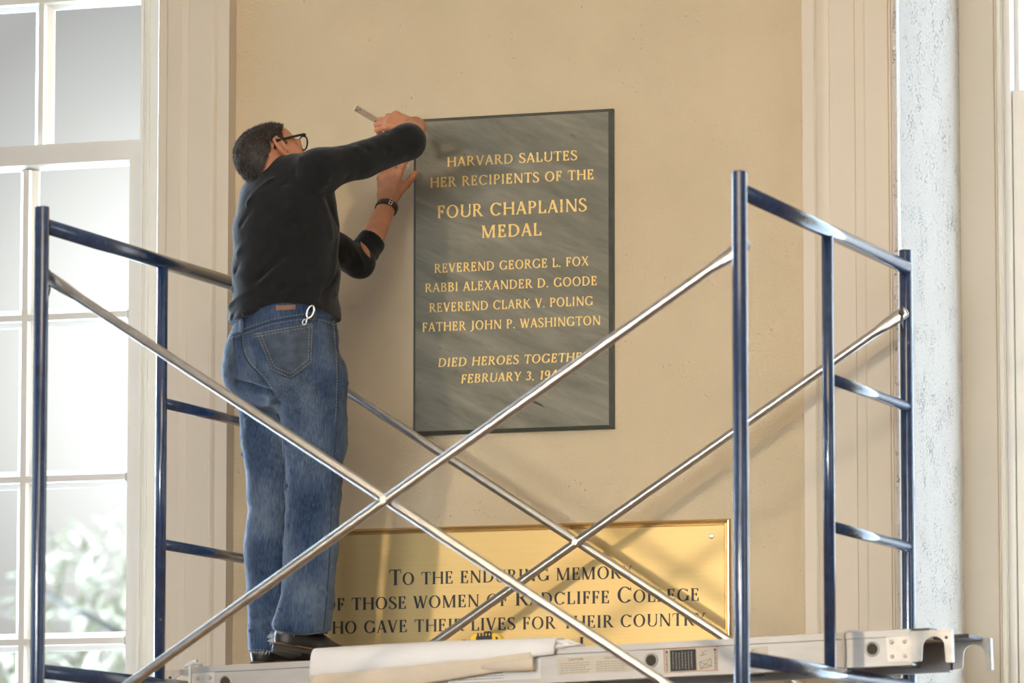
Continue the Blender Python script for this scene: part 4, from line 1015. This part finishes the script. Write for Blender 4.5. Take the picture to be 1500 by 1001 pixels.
# body: one continuous surface of head, neck, trunk, arms and hands
pts_all = [HC, shR, elR, wrR, shL, elL, wrL, hipR, hipL, J(545, 160, .3), J(610, 230, .75)]
blo = [min(p[i] for p in pts_all)-.20 for i in range(3)]; bhi = [max(p[i] for p in pts_all)+.16 for i in range(3)]
blo[2] = J(420, 500, 0).z-.05; bhi[1] = min(bhi[1], -.005)
B = Field(blo, bhi, .0032)
face(B)
B.seg(J(418, 490, .0), J(420, 400, 0), RVH, (.165, .125), (.160, .120), .03)
B.seg(J(420, 400, 0), J(424, 300, 0), RVC, (.160, .120), (.170, .110), .04)
B.cone(J(424, 285, 0), neckB, .09, .05, .04)
B.cone(neckB, shR, .055, .050, .03); B.cone(neckB, shL, .055, .050, .03)
B.cone(shR, elR, .050, .042, .03); B.cone(shL, elL, .046, .036, .03)
B.cone(elR, elR.lerp(wrR, .35), .043, .044, .02); B.cone(elR.lerp(wrR, .35), wrR, .044, .030, .02)
fmid = elL.lerp(wrL, .30)
B.cone(elL, fmid, .036, .0430, .02); B.seg(fmid, wrL, RT, (.0435, .041), (.0305, .0245), .015)
# left hand: reaching up the wall, finger tips on the plaque edge
fdL = (J(576, 225, .67)-J(569, 300, .56)).normalized()
B.seg(wrL, wrL+fdL*.05, RT, (.0300, .0235), (.034, .020), .012)
tipsL = hand(B, wrL+fdL*.030, fdL, rdu(.30, .93, -.1), -1, ((12, 16, 10), (8, 12, 8), (6, 10, 8), (8, 10, 8)), spread=(.22, .06, -.02, -.08), thumb=((.80, .58, .22), (.90, .34, .32), (.92, .18, .38)), sc=1.06)
# right hand: holding the level between thumb and curled fingers
fdR = rdu(-.90, .10, .26).normalized()
WR2 = J(611, 187, .27)
B.cone(wrR, WR2, .030, .027, .015)
tool_dir = (J(520, 158, .30)-J(563, 183, .30)).normalized()
tipsR = hand(B, WR2, fdR, rdu(-.12, .80, -.58), 1, ((38, 78, 40), (34, 74, 40), (32, 70, 40), (30, 66, 38)), thumb=((.62, .55, .35), (.85, .25, .40), (.9, .02, .45)), sc=.98)
V, Fq = B.mesh(); V = relax(V, Fq, 1)
body_base = J(420, 968, 0); body_base.z = P(420, 960, -.93).z
man = obj_from('person', V, Fq, M['skin'])
man['label'] = 'person in black sweater and blue jeans standing on the plank, reaching to the slate plaque'; man['category'] = 'person'

# hair ------------------------------------------------------------
Hf = Field([HC[i]-.17 for i in range(3)], [HC[i]+.17 for i in range(3)], .0035)
skull(Hf, .0045)
Hf.seg(hp(-.030, 0, -.02), hp(-.040, 0, -.105), Mh@Vector((1, 0, 0)), (.060, .058), (.052, .050), .03)
Vh, Fh = Hf.mesh()
loc = (Vh-np.array(HC))@np.array(Mh)                      # head coordinates
def hairline(x, y, z):
    zb = np.where(x > .012, .022+(x-.012)*1.25, np.where(x > -.030, .018-.0*(x), 0.012+(x+.030)*1.10))
    near_ear = (x > -.034) & (x < .018)
    zb = np.where(near_ear, .022, zb)
    side = (x > .008) & (x < .026) & (np.abs(y) > .05); zb = np.where(side, -.022, zb)
    return z-zb
hl_ = hairline(loc[:, 0], loc[:, 1], loc[:, 2]); keep = (hl_ > 0) & (loc[:, 2] > -.100)
fk = keep[Fh].all(1); used = np.unique(Fh[fk]); remap = -np.ones(len(Vh), int); remap[used] = np.arange(len(used))
Vk, Fk = Vh[used], remap[Fh[fk]]; Nk = vnormals(Vk, Fk)
hair = obj_from('hair', Vk, Fk, M['hair'], man)
def strands(name, m, n_, sel, ln, seed):
    q_ = np.random.RandomState(seed); ii = q_.choice(np.where(sel)[0], n_); mb = MB()
    back = np.array(Mh@Vector((-.35, 0, -.85)))
    for i in ii:
        p = Vk[i]+q_.normal(0, .0012, 3); d = Nk[i]*.42+(back-Nk[i]*(back@Nk[i]))*.95+q_.normal(0, .13, 3); d /= np.linalg.norm(d); L = ln*q_.uniform(.6, 1.25)
        a = np.cross(d, q_.normal(0, 1, 3)); a /= np.linalg.norm(a)+1e-9; c = np.cross(d, a); w_ = .00042; b = len(mb.v)
        e = p+d*L*.55; t_ = p+d*L+back*L*.18
        for k in range(3):
            an = k*2.094; mb.v.append(tuple(p-Nk[i]*.003+(a*math.cos(an)+c*math.sin(an))*w_*1.3))
        for k in range(3):
            an = k*2.094; mb.v.append(tuple(e+(a*math.cos(an)+c*math.sin(an))*w_))
        mb.v.append(tuple(t_))
        for k in range(3):
            j = (k+1) % 3; mb.f += [(b+k, b+j, b+3+j, b+3+k), (b+3+k, b+3+j, b+6)]; mb.sm += [True, True]
    return mb.build(name, m, hair, fix=False)
lk = (Vk-np.array(HC))@np.array(Mh)
thin = np.ones(len(Vk), bool)
strands('dark_strands', M['hair'], 6500, thin, .0120, 1)
strands('grey_strands', M['hair_grey'], 1700, thin, .0120, 2)['label'] = 'silver grey strands of the short hair'

# glasses
gm = MB()
for s in (1, -1):
    gm.tube([hp(-.030, s*.079, -.006), hp(-.018, s*.081, .012), hp(-.005, s*.082, .018), hp(.05, s*.0765, .020), hp(.100, s*.070, .021), hp(.106, s*.066, .020)], [.0030, .0034, .0038, .0038, .0042, .0042], 10)
    rimp = [hp(.1075-.004*abs(math.sin(t_))-.10*(abs(s*.036+s*.027*math.cos(t_))-.036)**2*8-.0*s, s*.0365+s*.0265*math.cos(t_), +.0095+.0205*math.sin(t_)*(1.0 if math.sin(t_) < 0 else .95)) for t_ in [2*math.pi*k/28 for k in range(29)]]
    gm.tube(rimp, .0027, 8)
gm.tube([hp(.106, .010, .010), hp(.112, 0, .013), hp(.106, -.010, .010)], .0020, 8)
gl_ = gm.build('glasses', M['frame_black'], man)
for s in (1, -1):
    lm = MB(); n = 24
    ring = lambda dx, rr_: [hp(.1058+dx-.004*abs(math.sin(t_)), s*.0365+s*.027*rr_*math.cos(t_), .0095+.0195*rr_*math.sin(t_)) for t_ in [2*math.pi*k/n for k in range(n)]]
    lm.quadstrip([ring(0, 1), ring(.0012, 1)]); lm.build('lens', M['glass'], gl_)

# sweater ---------------------------------------------------------
slo = [min(p[i] for p in (shR, elR, shL, elL, hipR, hipL, HC))-.24 for i in range(3)]; shi = [max(p[i] for p in (shR, elR, shL, elL, hipR, hipL))+.20 for i in range(3)]
slo[2] = J(420, 500, 0).z; shi[2] = J(420, 170, 0).z; shi[1] = min(shi[1], -.02)
G_ = Field(slo, shi, .0052)
secs = [(J(417, 500, 0), .193, .153, RVH), (J(417, 470, 0), .193, .153, RVH), (J(419, 400, .0), .189, .149, RVH.lerp(RVC, .4)), (J(418, 340, .0), .190, .149, RVC), (J(422, 300, .0), .192, .138, RVC), (J(435, 268, .0), .152, .100, RVC)]
for (a, a1, b1, u1), (c, a2, b2, u2) in zip(secs, secs[1:]): G_.seg(a, c, u1.lerp(u2, .5), (a1, b1), (a2, b2), .035)
nt_ = neckB+(hp(-.02, 0, -.04)-neckB)*.30
G_.cone(J(403, 263, .02), J(440, 262, -.02), .049, .056, .05)
G_.cone(J(398, 260, .02), shR, .050, .060, .04); G_.cone(J(398, 262, .02), shL, .05, .064, .04)
G_.cone(J(394, 310, -.02), J(409, 281, -.01), .066, .052, .05)
shM = J(530, 235, -.06); G_.cone(shR, shM, .064, .056, .035); G_.cone(shM, elR, .056, .0555, .02)
cuR = elR.lerp(wrR, .24)+EU*.000; G_.cone(elR, elR.lerp(cuR, .6), .0545, .050, .02)
G_.seg(elR.lerp(cuR, .5), cuR, RT, (.051, .051), (.0485, .0485), .012, flat=True)
G_.cone(shL, shL.lerp(elL, .6), .060, .050, .035); G_.cone(shL.lerp(elL, .6), elL, .050, .0515, .02)
cuL = J(546.5, 351, .41); axL = (RT*20+UP*31).normalized()+ED*.55; axL.normalize(); G_.seg(cuL-axL*.055, cuL, RT, (.049, .050), (.0455, .047), .032, flat=True)
# cut the neck hole and the hem
hd = rdu(-.50, -.02, .86).normalized(); cc0 = J(401, 259, .03); hn = np.array(hd); hc = np.array(cc0)
g = G_.block(slo, shi)[1]
dn_ = (g[0]-hc[0])*hn[0]+(g[1]-hc[1])*hn[1]+(g[2]-hc[2])*hn[2]
near = np.sqrt((g[0]-cc0.x)**2+(g[1]-cc0.y)**2+(g[2]-cc0.z)**2) < .085
cut = np.where(near, dn_, -1); G_.v = np.maximum(G_.v, cut.astype(np.float32))
zr = (g[0]-body_base.x)*ER.x+(g[1]-body_base.y)*ER.y; dd_ = (g[0]-body_base.x)*ED.x+(g[1]-body_base.y)*ED.y
ctr = (J(420, 460, 0)-body_base).dot(ER)
hemz = J(420, 472.5, 0).z+.038*np.clip(1-((zr-ctr-.005)/.150)**2, 0, 1)*(dd_ < .06)+.0*dd_
G_.v = np.maximum(G_.v, (hemz-g[2]+np.zeros_like(G_.v)).astype(np.float32))
# worn slit below the left elbow
sl0, sl1 = J(536.5, 360, .26), J(540, 379, .27)
sA = J(531, 357, 0); 
V, Fq = G_.mesh(); V = relax(V, Fq, 2); Nn = vnormals(V, Fq)
bv = BVHTree.FromPolygons([Vector(v) for v in V], [tuple(f) for f in Fq])
def on(px, py, bvh):
    r = ray(px, py).normalized(); h_ = bvh.ray_cast(CAM, r)
    return h_[0] if h_[0] is not None else J(px, py, -.12)
FL = []
for a, b, wd, h_ in (((338, 452), (392, 408), .012, .008), ((338, 440), (420, 372), .012, -.006), ((341, 425), (450, 340), .013, .007), ((344, 398), (432, 326), .013, -.006), ((348, 372), (430, 300), .014, .005),
                     ((340, 465), (420, 420), .011, -.006), ((360, 462), (450, 410), .012, .006), ((400, 450), (478, 420), .011, -.005), ((430, 446), (492, 432), .010, .005), ((352, 330), (420, 268), .012, -.004), ((362, 300), (400, 262), .010, .005),
                     ((470, 440), (495, 400), .012, -.005), ((482, 420), (494, 350), .012, .004), ((480, 275), (496, 330), .016, -.006), ((470, 290), (486, 350), .012, .004),
                     ((500, 215), (508, 262), .008, -.006), ((520, 206), (530, 262), .008, .006), ((536, 204), (545, 258), .007, -.006), ((552, 198), (560, 254), .007, .006), ((566, 194), (572, 250), .007, -.006), ((580, 188), (590, 232), .007, .004), ((560, 200), (570, 250), .004, -.003),
                     ((440, 232), (482, 262), .012, .005), ((430, 250), (470, 290), .012, -.005), ((508, 372), (522, 404), .007, -.005), ((518, 362), (534, 392), .006, .004), ((503, 385), (516, 408), .006, .004)):
    arm_ = a[0] >= 498
    FL.append((on(*a, bv), on(*b, bv), wd*(1.2 if arm_ else .85), h_*(1.2 if arm_ else 2.6)))
V = folds(V, Nn, FL)
lowz = np.clip((J(420, 300, 0).z-V[:, 2])/.35, 0, 1)
V = V+Nn*(fbm(V, (5, 5, 13), 4.)*.0045*lowz+fbm(V, (14, 14, 14), 9.)*.0016)[:, None]
px_, py_, dq = project(V)
sw = obj_from('sweater', V, Fq, M['shirt'], man)
# collar band round the neck hole
cb = MB(); c0 = cc0; u, v = ortho(hd)
cb.quadstrip([[c0+hd*dz+u*(r*math.cos(t_))+v*(r*math.sin(t_)) for t_ in [2*math.pi*k/40 for k in range(40)]] for dz, r in ((-.030, .073), (-.012, .0735), (.006, .0715), (.012, .068), (.004, .063))], True, False)
cb.build('collar', M['collar'], sw)
sb_ = BVHTree.FromPolygons([Vector(v) for v in V], [tuple(f) for f in Fq])
def drape(bvh, grid, off, name, m, parent, thick=.0):
    """a patch lying on a surface: grid of picture points laid onto the cloth as a thin raised layer"""
    mb = MB(); rows = []
    for row in grid:
        rr_ = []
        for (a, b) in row:
            r = ray(a, b).normalized(); h_ = bvh.ray_cast(CAM, r)
            if h_[0] is None: h_ = bvh.find_nearest(J(a, b, -.15))
            nn_ = h_[1] if h_[1].dot(r) < 0 else -h_[1]
            rr_.append(h_[0]+nn_*off)
        rows.append(rr_)
    mb.quadstrip(rows, False, False, True)
    o = mb.build(name, m, parent)
    if thick: md_ = o.modifiers.new('t', 'SOLIDIFY'); md_.thickness = thick; md_.offset = 0
    return o
def line_on(bvh, pts, r, off, mb):
    P3 = []
    for a, b in pts:
        rr_ = ray(a, b).normalized(); h_ = bvh.ray_cast(CAM, rr_)
        if h_[0] is None: h_ = bvh.find_nearest(J(a, b, -.15))
        nn_ = h_[1] if h_[1].dot(rr_) < 0 else -h_[1]; P3.append(h_[0]+nn_*off)
    run = [P3[0]]
    for p in P3[1:]+[None]:                 # break the line where the surface jumps
        if p is None or (p-run[-1]).length > .035:
            if len(run) > 1: mb.tube(run, r, 6)
            run = []
        if p is not None: run.append(p)
def dens(pts, n):
    pts = smooth_path(pts); return [path(pts, k/n) for k in range(n+1)]
def stitches(bvh, pts, mb, step=5.0, r=.0007, off=.0022):
    L = sum(math.hypot(b[0]-a[0], b[1]-a[1]) for a, b in zip(pts, pts[1:])); n = max(2, int(L/step))
    for k in range(n):
        line_on(bvh, [path(pts, k/n), path(pts, (k+.62)/n)], r, off, mb)
# the slit in the sleeve with skin showing
g_ = [[(529.5+k*1.15+(j-2)*2.3*math.sin(math.pi*(k+.5)/11), 354.5+2.35*k+(j-2)*.5) for j in range(5)] for k in range(11)]
drape(sb_, g_, .0016, 'sleeve_slit', M['skin'], sw)['label'] = 'slit in the left sleeve with skin showing'

# jeans -----------------------------------------------------------
jl = [min(p[i] for p in (hipR, hipL, ankR, ankL))-.30 for i in range(3)]; jh = [max(p[i] for p in (hipR, hipL, ankR, ankL))+.28 for i in range(3)]
jl[2] = body_base.z-.01; jh[2] = J(420, 425, 0).z
D = Field(jl, jh, .0052)
D.seg(J(417, 432, 0), J(418, 500, .0), RVH, (.180, .142), (.186, .150), 0, flat=True)
D.seg(J(418, 500, 0), J(420, 545, .0), RVH, (.186, .150), (.196, .160), .02)
D.ell(J(420, 535, -.0)-FWH*.045+RVH*.085, (.115, .115, .13), None, .04); D.ell(J(417, 535, .0)-FWH*.045-RVH*.085, (.112, .112, .13), None, .04)
D.cone(J(455, 560, -.08), J(461, 640, -.085), .118, .100, .03); D.cone(J(461, 640, -.085), J(459, 720, -.085), .100, .085, .02)
D.cone(J(459, 720, -.085), J(455, 800, -.085), .085, .083, .02); D.cone(J(455, 800, -.085), J(450, 880, -.085), .083, .082, .02)
D.seg(J(450, 880, -.085), J(446, 924, -.085)-FWH*.012, FWH, (.086, .078), (.100, .082), .015)
D.cone(J(394, 560, .085), J(399, 640, .085), .112, .098, .03); D.cone(J(399, 640, .085), J(402, 720, .085), .096, .083, .02)
D.cone(J(402, 720, .085), J(399, 800, .085), .083, .083, .02); D.cone(J(396, 800, .085), J(399, 880, .085), .084, .080, .02)
D.seg(J(399, 880, .085), J(401, 950, .085), FWH, (.080, .076), (.086, .076), .015)
g = D.block(jl, jh)[1]
rr2 = (g[0]-body_base.x)*ER.x+(g[1]-body_base.y)*ER.y; d2 = (g[0]-body_base.x)*ED.x+(g[1]-body_base.y)*ED.y
# hems: the right one rides on the lifted heel, the left one is lower
zR = J(446, 931, 0).z; zL = J(396, 956, .08).z
hemj = np.where(d2 < .0, zR-.006+.016*np.clip((rr2-.055)/.085, -1.3, 1.3)**2, zL+.0*rr2)
D.v = np.maximum(D.v, (hemj-g[2]+np.zeros_like(D.v)).astype(np.float32))
V, Fq = D.mesh(); V = relax(V, Fq, 2); Nn = vnormals(V, Fq)
jb = BVHTree.FromPolygons([Vector(v) for v in V], [tuple(f) for f in Fq])
FL = []
for a, b, wd, h_ in (((420, 628), (486, 606), .010, -.007), ((418, 648), (480, 655), .011, .007), ((424, 668), (492, 690), .011, -.006), ((425, 690), (492, 716), .010, .006), ((420, 712), (488, 742), .010, -.006), ((424, 742), (492, 738), .009, .005), ((430, 600), (500, 575), .014, .006), ((422, 770), (480, 790), .010, -.004),
                     ((352, 640), (412, 668), .010, -.006), ((356, 665), (414, 690), .010, .006), ((358, 690), (416, 700), .010, -.006), ((358, 712), (414, 726), .010, .006), ((360, 738), (412, 742), .009, -.005),
                     ((418, 868), (470, 884), .008, -.007), ((470, 862), (488, 890), .008, .006), ((410, 893), (455, 902), .007, .007), ((440, 905), (486, 892), .007, -.006), ((404, 912), (470, 918), .006, -.004), ((372, 905), (402, 922), .008, -.007), ((366, 925), (392, 912), .007, .008), ((368, 938), (405, 942), .006, -.005),
                     ((400, 575), (345, 560), .014, -.008), ((402, 585), (360, 620), .014, .007), ((405, 590), (470, 575), .014, -.008), ((470, 580), (508, 560), .014, .006), ((385, 560), (470, 566), .010, -.004)):
    FL.append((on(*a, jb), on(*b, jb), wd*.80, h_*2.9))
V = folds(V, Nn, FL)
V = V+Nn*(fbm(V, (9, 9, 20), 2.)*.0035+fbm(V, (26, 26, 40), 7.)*.0012)[:, None]
jn = obj_from('jeans', V, Fq, M['denim'], man)
jb = BVHTree.FromPolygons([Vector(v) for v in V], [tuple(f) for f in Fq])
# back pockets
def pocket(cor, nu=16, nv=18):
    (tl, tr_, br_, bt, bl) = cor; gr = []
    for j in range(nv+1):
        t_ = j/nv; row = []
        for i in range(nu+1):
            s_ = i/nu; a = (tl[0]+(bl[0]-tl[0])*t_, tl[1]+(bl[1]-tl[1])*t_); b = (tr_[0]+(br_[0]-tr_[0])*t_, tr_[1]+(br_[1]-tr_[1])*t_)
            mid = ((bl[0]+br_[0])/2, (bl[1]+br_[1])/2); tent = (1-abs(2*s_-1))*t_
            row.append((a[0]+(b[0]-a[0])*s_+(bt[0]-mid[0])*tent, a[1]+(b[1]-a[1])*s_+(bt[1]-mid[1])*tent))
        gr.append(row)
    return gr
pc = ((374, 487), (459, 472), (457, 533), (426, 556), (397, 543))
pk_ = drape(jb, pocket(pc), .0022, 'pocket', M['denim_fade'], jn)
sm = MB()
edge = [pc[0], pc[4], pc[3], pc[2], pc[1]]; inn = [(378, 489), (400, 541), (426, 551), (454, 530), (455, 476)]
stitches(jb, [(377, 488), (399, 541), (426, 553), (455, 531), (456.5, 474)], sm, 4.5, off=.0034); stitches(jb, [(382, 488), (403, 538), (426, 547.5), (451, 527), (452.5, 475)], sm, 4.5, off=.0034)
stitches(jb, [(374, 490), (458, 475)], sm, 4.5, off=.0034); stitches(jb, [(375, 494), (458, 479)], sm, 4.5, off=.0034); sm.build('stitching', M['stitch'], jn)
dm = MB(); line_on(jb, dens([(374, 487), (397, 543), (426, 557), (458, 534), (459.5, 472), (374, 487)], 40), .0016, .0012, dm); dm.build('pocket_edge', M['denim_dark'], jn)
pc2 = ((331, 497), (342, 492), (346, 574), (343, 582), (338, 577)); drape(jb, pocket(pc2, 8, 14), .0022, 'pocket', M['denim_fade'], jn)
# seams, waistband, loops, patch
dm = MB(); line_on(jb, dens([(355, 470), (352.5, 505), (362, 532), (385, 553), (401, 580)], 30), .0018, .0008, dm)
line_on(jb, dens([(336, 492), (360, 485), (400, 470), (460, 461), (497, 474)], 30), .0018, .0006, dm)
line_on(jb, dens([(490, 470), (497, 540), (494, 620), (486, 700), (484, 790), (480, 860), (474, 922)], 50), .0017, .0006, dm)
line_on(jb, dens([(481, 466), (484, 482), (499, 486)], 14), .0015, .0008, dm)
line_on(jb, dens([(401, 588), (416, 640), (419, 720), (414, 800), (409, 870)], 30), .0014, .0004, dm); dm.build('seam', M['denim_dark'], jn)
sm = MB(); stitches(jb, dens([(358, 472), (356, 505), (365, 530), (388, 551), (402, 574)], 30), sm, 4.5); stitches(jb, dens([(336, 496), (360, 489), (400, 474), (460, 465), (497, 478)], 30), sm, 4.5)
stitches(jb, dens([(336, 489), (360, 482), (400, 467), (460, 458)], 30), sm, 4.5)
stitches(jb, dens([(487, 470), (494, 540), (491, 620)], 30), sm, 4.5); stitches(jb, dens([(408, 925.5), (440, 930.5), (484, 924)], 24), sm, 4.5); stitches(jb, dens([(366, 951.5), (390, 953), (404, 953)], 24), sm, 4.5); sm.build('stitching', M['stitch'], jn)
for pts_ in (((352, 459), (358, 459), (358.5, 489), (352.5, 489)), ((457, 448), (463, 448), (463.5, 470), (457.5, 470))):
    a, b, c, d = pts_; gr = [[(a[0]+(b[0]-a[0])*i/3+(d[0]-a[0])*j/8, a[1]+(b[1]-a[1])*i/3+(d[1]-a[1])*j/8) for i in range(4)] for j in range(9)]
    drape(jb, gr, .0045, 'belt_loop', M['denim_fade'], jn, .002)
gr = [[(405+28*i/6, 448+7*j/4-1.6*i/6) for i in range(7)] for j in range(5)]; drape(jb, gr, .0035, 'leather_patch', M['patch'], jn)
# frayed hems
fr2 = MB()
for k in range(120):
    t_ = rng.random(); a = 405+(440-405)*t_; b = 925.5+6*math.sin(math.pi*t_*.5)+rng.uniform(-1.5, .8)
    if k > 70: a = 365+42*t_; b = 955.5+rng.uniform(-1.5, 1.5)
    p = on(a, b, jb); d = Vector((rng.uniform(-1, 1), rng.uniform(-.6, .1), rng.uniform(-1.2, .3))).normalized()*rng.uniform(.004, .010)
    if (p-CAM).dot(FW) < T0+.4: fr2.tube([p, p+d*.5, p+d+Vector((0, 0, -.002))], .0006, 5)
for k in range(26):
    p = J(404+rng.uniform(-2, 2), 930+rng.uniform(-3, 8), -.09); fr2.tube([p, p-RT*rng.uniform(.005, .016)+EU*rng.uniform(-.012, .004), p-RT*rng.uniform(.010, .024)-EU*rng.uniform(0, .018)], .0008, 5)
fr2.build('frayed_hem', M['frayed'], jn)

# steel clip on the belt loop
kc = MB(); c = on(455, 457, jb)-FW*.012; uu = (RT*.35+UP*.94).normalized(); vv = (RT*.94-UP*.35).normalized()
kc.tube([c+uu*.020*math.cos(t_)+vv*.010*math.sin(t_)-FW*.002*math.sin(t_) for t_ in [2*math.pi*k/20 for k in range(21)]], .0030, 8)
kc.tube([c-uu*.018, c-uu*.034+vv*-.004], .0032, 8); kc.tube([c-uu*.036+uu*.009*math.cos(t_)-FW*.004+vv*(-.006+.006*math.sin(t_)) for t_ in [2*math.pi*k/14 for k in range(15)]], .0018, 8)
kc.tube([c-uu*.046-vv*.006, c-uu*.062-vv*.010, c-uu*.075-vv*.014+FW*.010], .0032, 8)
kc.build('key_clip', M['screw'], man)

# wristwatch on the left wrist
fdir = (wrL-elL).normalized(); wc = wrL-fdir*.006; u = (RT-fdir*RT.dot(fdir)).normalized(); v = fdir.cross(u)
wm = MB(); A_, B_ = .0345, .0285; n = 40
ringw = lambda o_, g_: [wc+fdir*o_+u*((A_+g_)*math.cos(2*math.pi*k/n))+v*((B_+g_)*math.sin(2*math.pi*k/n)) for k in range(n)]
wm.quadstrip([ringw(-.0125, -.002), ringw(-.0125, .0008), ringw(-.0110, .0022), ringw(0, .0026), ringw(.0110, .0022), ringw(.0125, .0008), ringw(.0125, -.002)], True, False)
wt = wm.build('wristwatch', M['leather'], man)
def wpt(a, o_, g_): return wc+fdir*o_+u*((A_+g_)*math.cos(a))+v*((B_+g_)*math.sin(a))
aw = min([2*math.pi*k/72 for k in range(72)], key=lambda a: abs((project(np.array([wpt(a, 0, .003)]))[0][0])-572.5)+(0 if (wpt(a, 0, .003)-wc).dot(FW) < 0 else 99))
bk = MB()
for da, db in ((-.12, -.12), (.12, .12)): bk.tube([wpt(aw+da, -.0135, .0035), wpt(aw+da, .0135, .0035)], .0017, 8)
for o_ in (-.0135, .0135): bk.tube([wpt(aw-.12, o_, .0035), wpt(aw, o_, .0042), wpt(aw+.12, o_, .0035)], .0017, 8)
bk.tube([wpt(aw-.12, 0, .0045), wpt(aw+.16, 0, .0045)], .0012, 8); bk.build('buckle', M['screw'], wt)
ap = aw+math.pi; wf = MB(); cc = wpt(ap, 0, .003); nn_ = (cc-wc).normalized(); e1 = fdir; e2 = nn_.cross(e1)
wf.quadstrip([[cc+nn_*h_+e1*(r*math.cos(2*math.pi*k/28))+e2*(r*math.sin(2*math.pi*k/28)) for k in range(28)] for h_, r in ((-.003, .0175), (.005, .0175), (.0065, .016), (.0065, .0001))]); wf.build('watch_case', M['screw'], wt)

# shoes -----------------------------------------------------------
def shoe(heel, fwd, up, name_lab=None):
    fwd = Vector(fwd).normalized(); up = (Vector(up)-fwd*Vector(up).dot(fwd)).normalized(); rt = fwd.cross(up)
    def q_(f_, r_, u_): return heel+fwd*f_+rt*r_+up*u_
    S3 = Field([heel[i]-.16 for i in range(3)], [heel[i]+.33 for i in range(3)], .0042)
    if fwd.x < 0 or fwd.y < 0: pass
    S3.ell(q_(.048, 0, .045), (.052, .038, .056), Matrix((fwd, rt, up)).transposed(), 0)
    S3.seg(q_(.050, 0, .045), q_(.150, 0, .038), rt, (.037, .050), (.044, .040), .02)
    S3.seg(q_(.150, 0, .038), q_(.235, .004, .026), rt, (.045, .038), (.047, .026), .02)
    S3.ell(q_(.245, .004, .024), (.046, .044, .024), Matrix((fwd, rt, up)).transposed(), .02)
    S3.seg(q_(.050, 0, .06), q_(.062, 0, .115), rt, (.036, .042), (.036, .045), .02)
    g = S3.block([heel[i]-.2 for i in range(3)], [heel[i]+.4 for i in range(3)])[1]
    fl_ = (g[0]-heel.x)*up.x+(g[1]-heel.y)*up.y+(g[2]-heel.z)*up.z
    S3.v = np.maximum(S3.v, (.018-fl_).astype(np.float32))
    V, Fq = S3.mesh(); V = relax(V, Fq, 1); o = obj_from('shoe', V, Fq, M['shoe'], man)
    out = []
    for k in range(40):
        a = 2*math.pi*k/40; f_ = .145+.152*math.cos(a); w_ = (.043+.010*math.cos(a-.4))*abs(math.sin(a))**.75*(1 if math.sin(a) > 0 else -1)
        out.append((f_, w_+.004*f_/.29))
    sm_ = MB(); sm_.quadstrip([[q_(a*1.0, b*.97, 0.0) for a, b in out], [q_(a, b, .004) for a, b in out], [q_(a, b, .017) for a, b in out]], True, True, True); sm_.build('sole', M['sole'], o)
    wl = MB(); wl.tube([q_(.145+(a-.145)*1.003, b*1.01, .0195) for a, b in out]+[q_(.145+(out[0][0]-.145)*1.003, out[0][1]*1.01, .0195)], .0026, 8, False); wl.build('welt', M['welt'], o)
    hb = MB(); ho = [(a, b) for a, b in out if a < .085]; ho = sorted(ho, key=lambda t_: math.atan2(t_[1], .085-t_[0]))
    if len(ho) > 3: hb.quadstrip([[q_(a, b*.98, -.010) for a, b in ho], [q_(a, b, .001) for a, b in ho]], True, True, True); hb.build('heel_block', M['sole'], o)
    return o
ptop = lambda p: (PO+ex*((p.x-xa)/ex.x)).z-.004
hL = J(371, 968, .075); hL.z = ptop(hL)+.011
shoe(hL, rdu(.82, .57, .03), EU)
toe = J(506, 966, -.02); toe.z = ptop(toe)+.004
hR = J(402, 952, -.135)
shoe(hR, (toe-hR).normalized(), rdu(-.10, .02, 1))

# the level in his right hand ---------------------------------------
tA, tB = J(519.5, 157.5, .30), J(574, 190, .335)
td = (tB-tA).normalized(); tn = (-FW-td*(-FW).dot(td)).normalized(); tu = td.cross(tn)
mb = MB(); w1, t1 = .0098, .0055
sec = [(-w1, -t1), (w1, -t1), (w1, t1), (-w1, t1)]
mb.quadstrip([[tA+td*s_+tu*a+tn*b for a, b in sec] for s_ in (0, (tB-tA).length)], True, True, False)
lv = mb.build('hand_level', M['tool'], None, bevel=.0012); tag(lv, 'short aluminium bar level held in the man\'s raised right hand', 'level')
for s_, o_ in ((.010, .004), (.018, -.002), (.080, .004)):
    c = tA+td*s_+tu*o_+tn*(t1+.0002); dm = MB()
    dm.quadstrip([[c+td*(r*math.cos(2*math.pi*k/14))+tu*(r*math.sin(2*math.pi*k/14))+tn*h_ for k in range(14)] for r, h_ in ((.0022, -.001), (.0022, .0003))]); dm.build('pin_hole', M['hole'], lv)
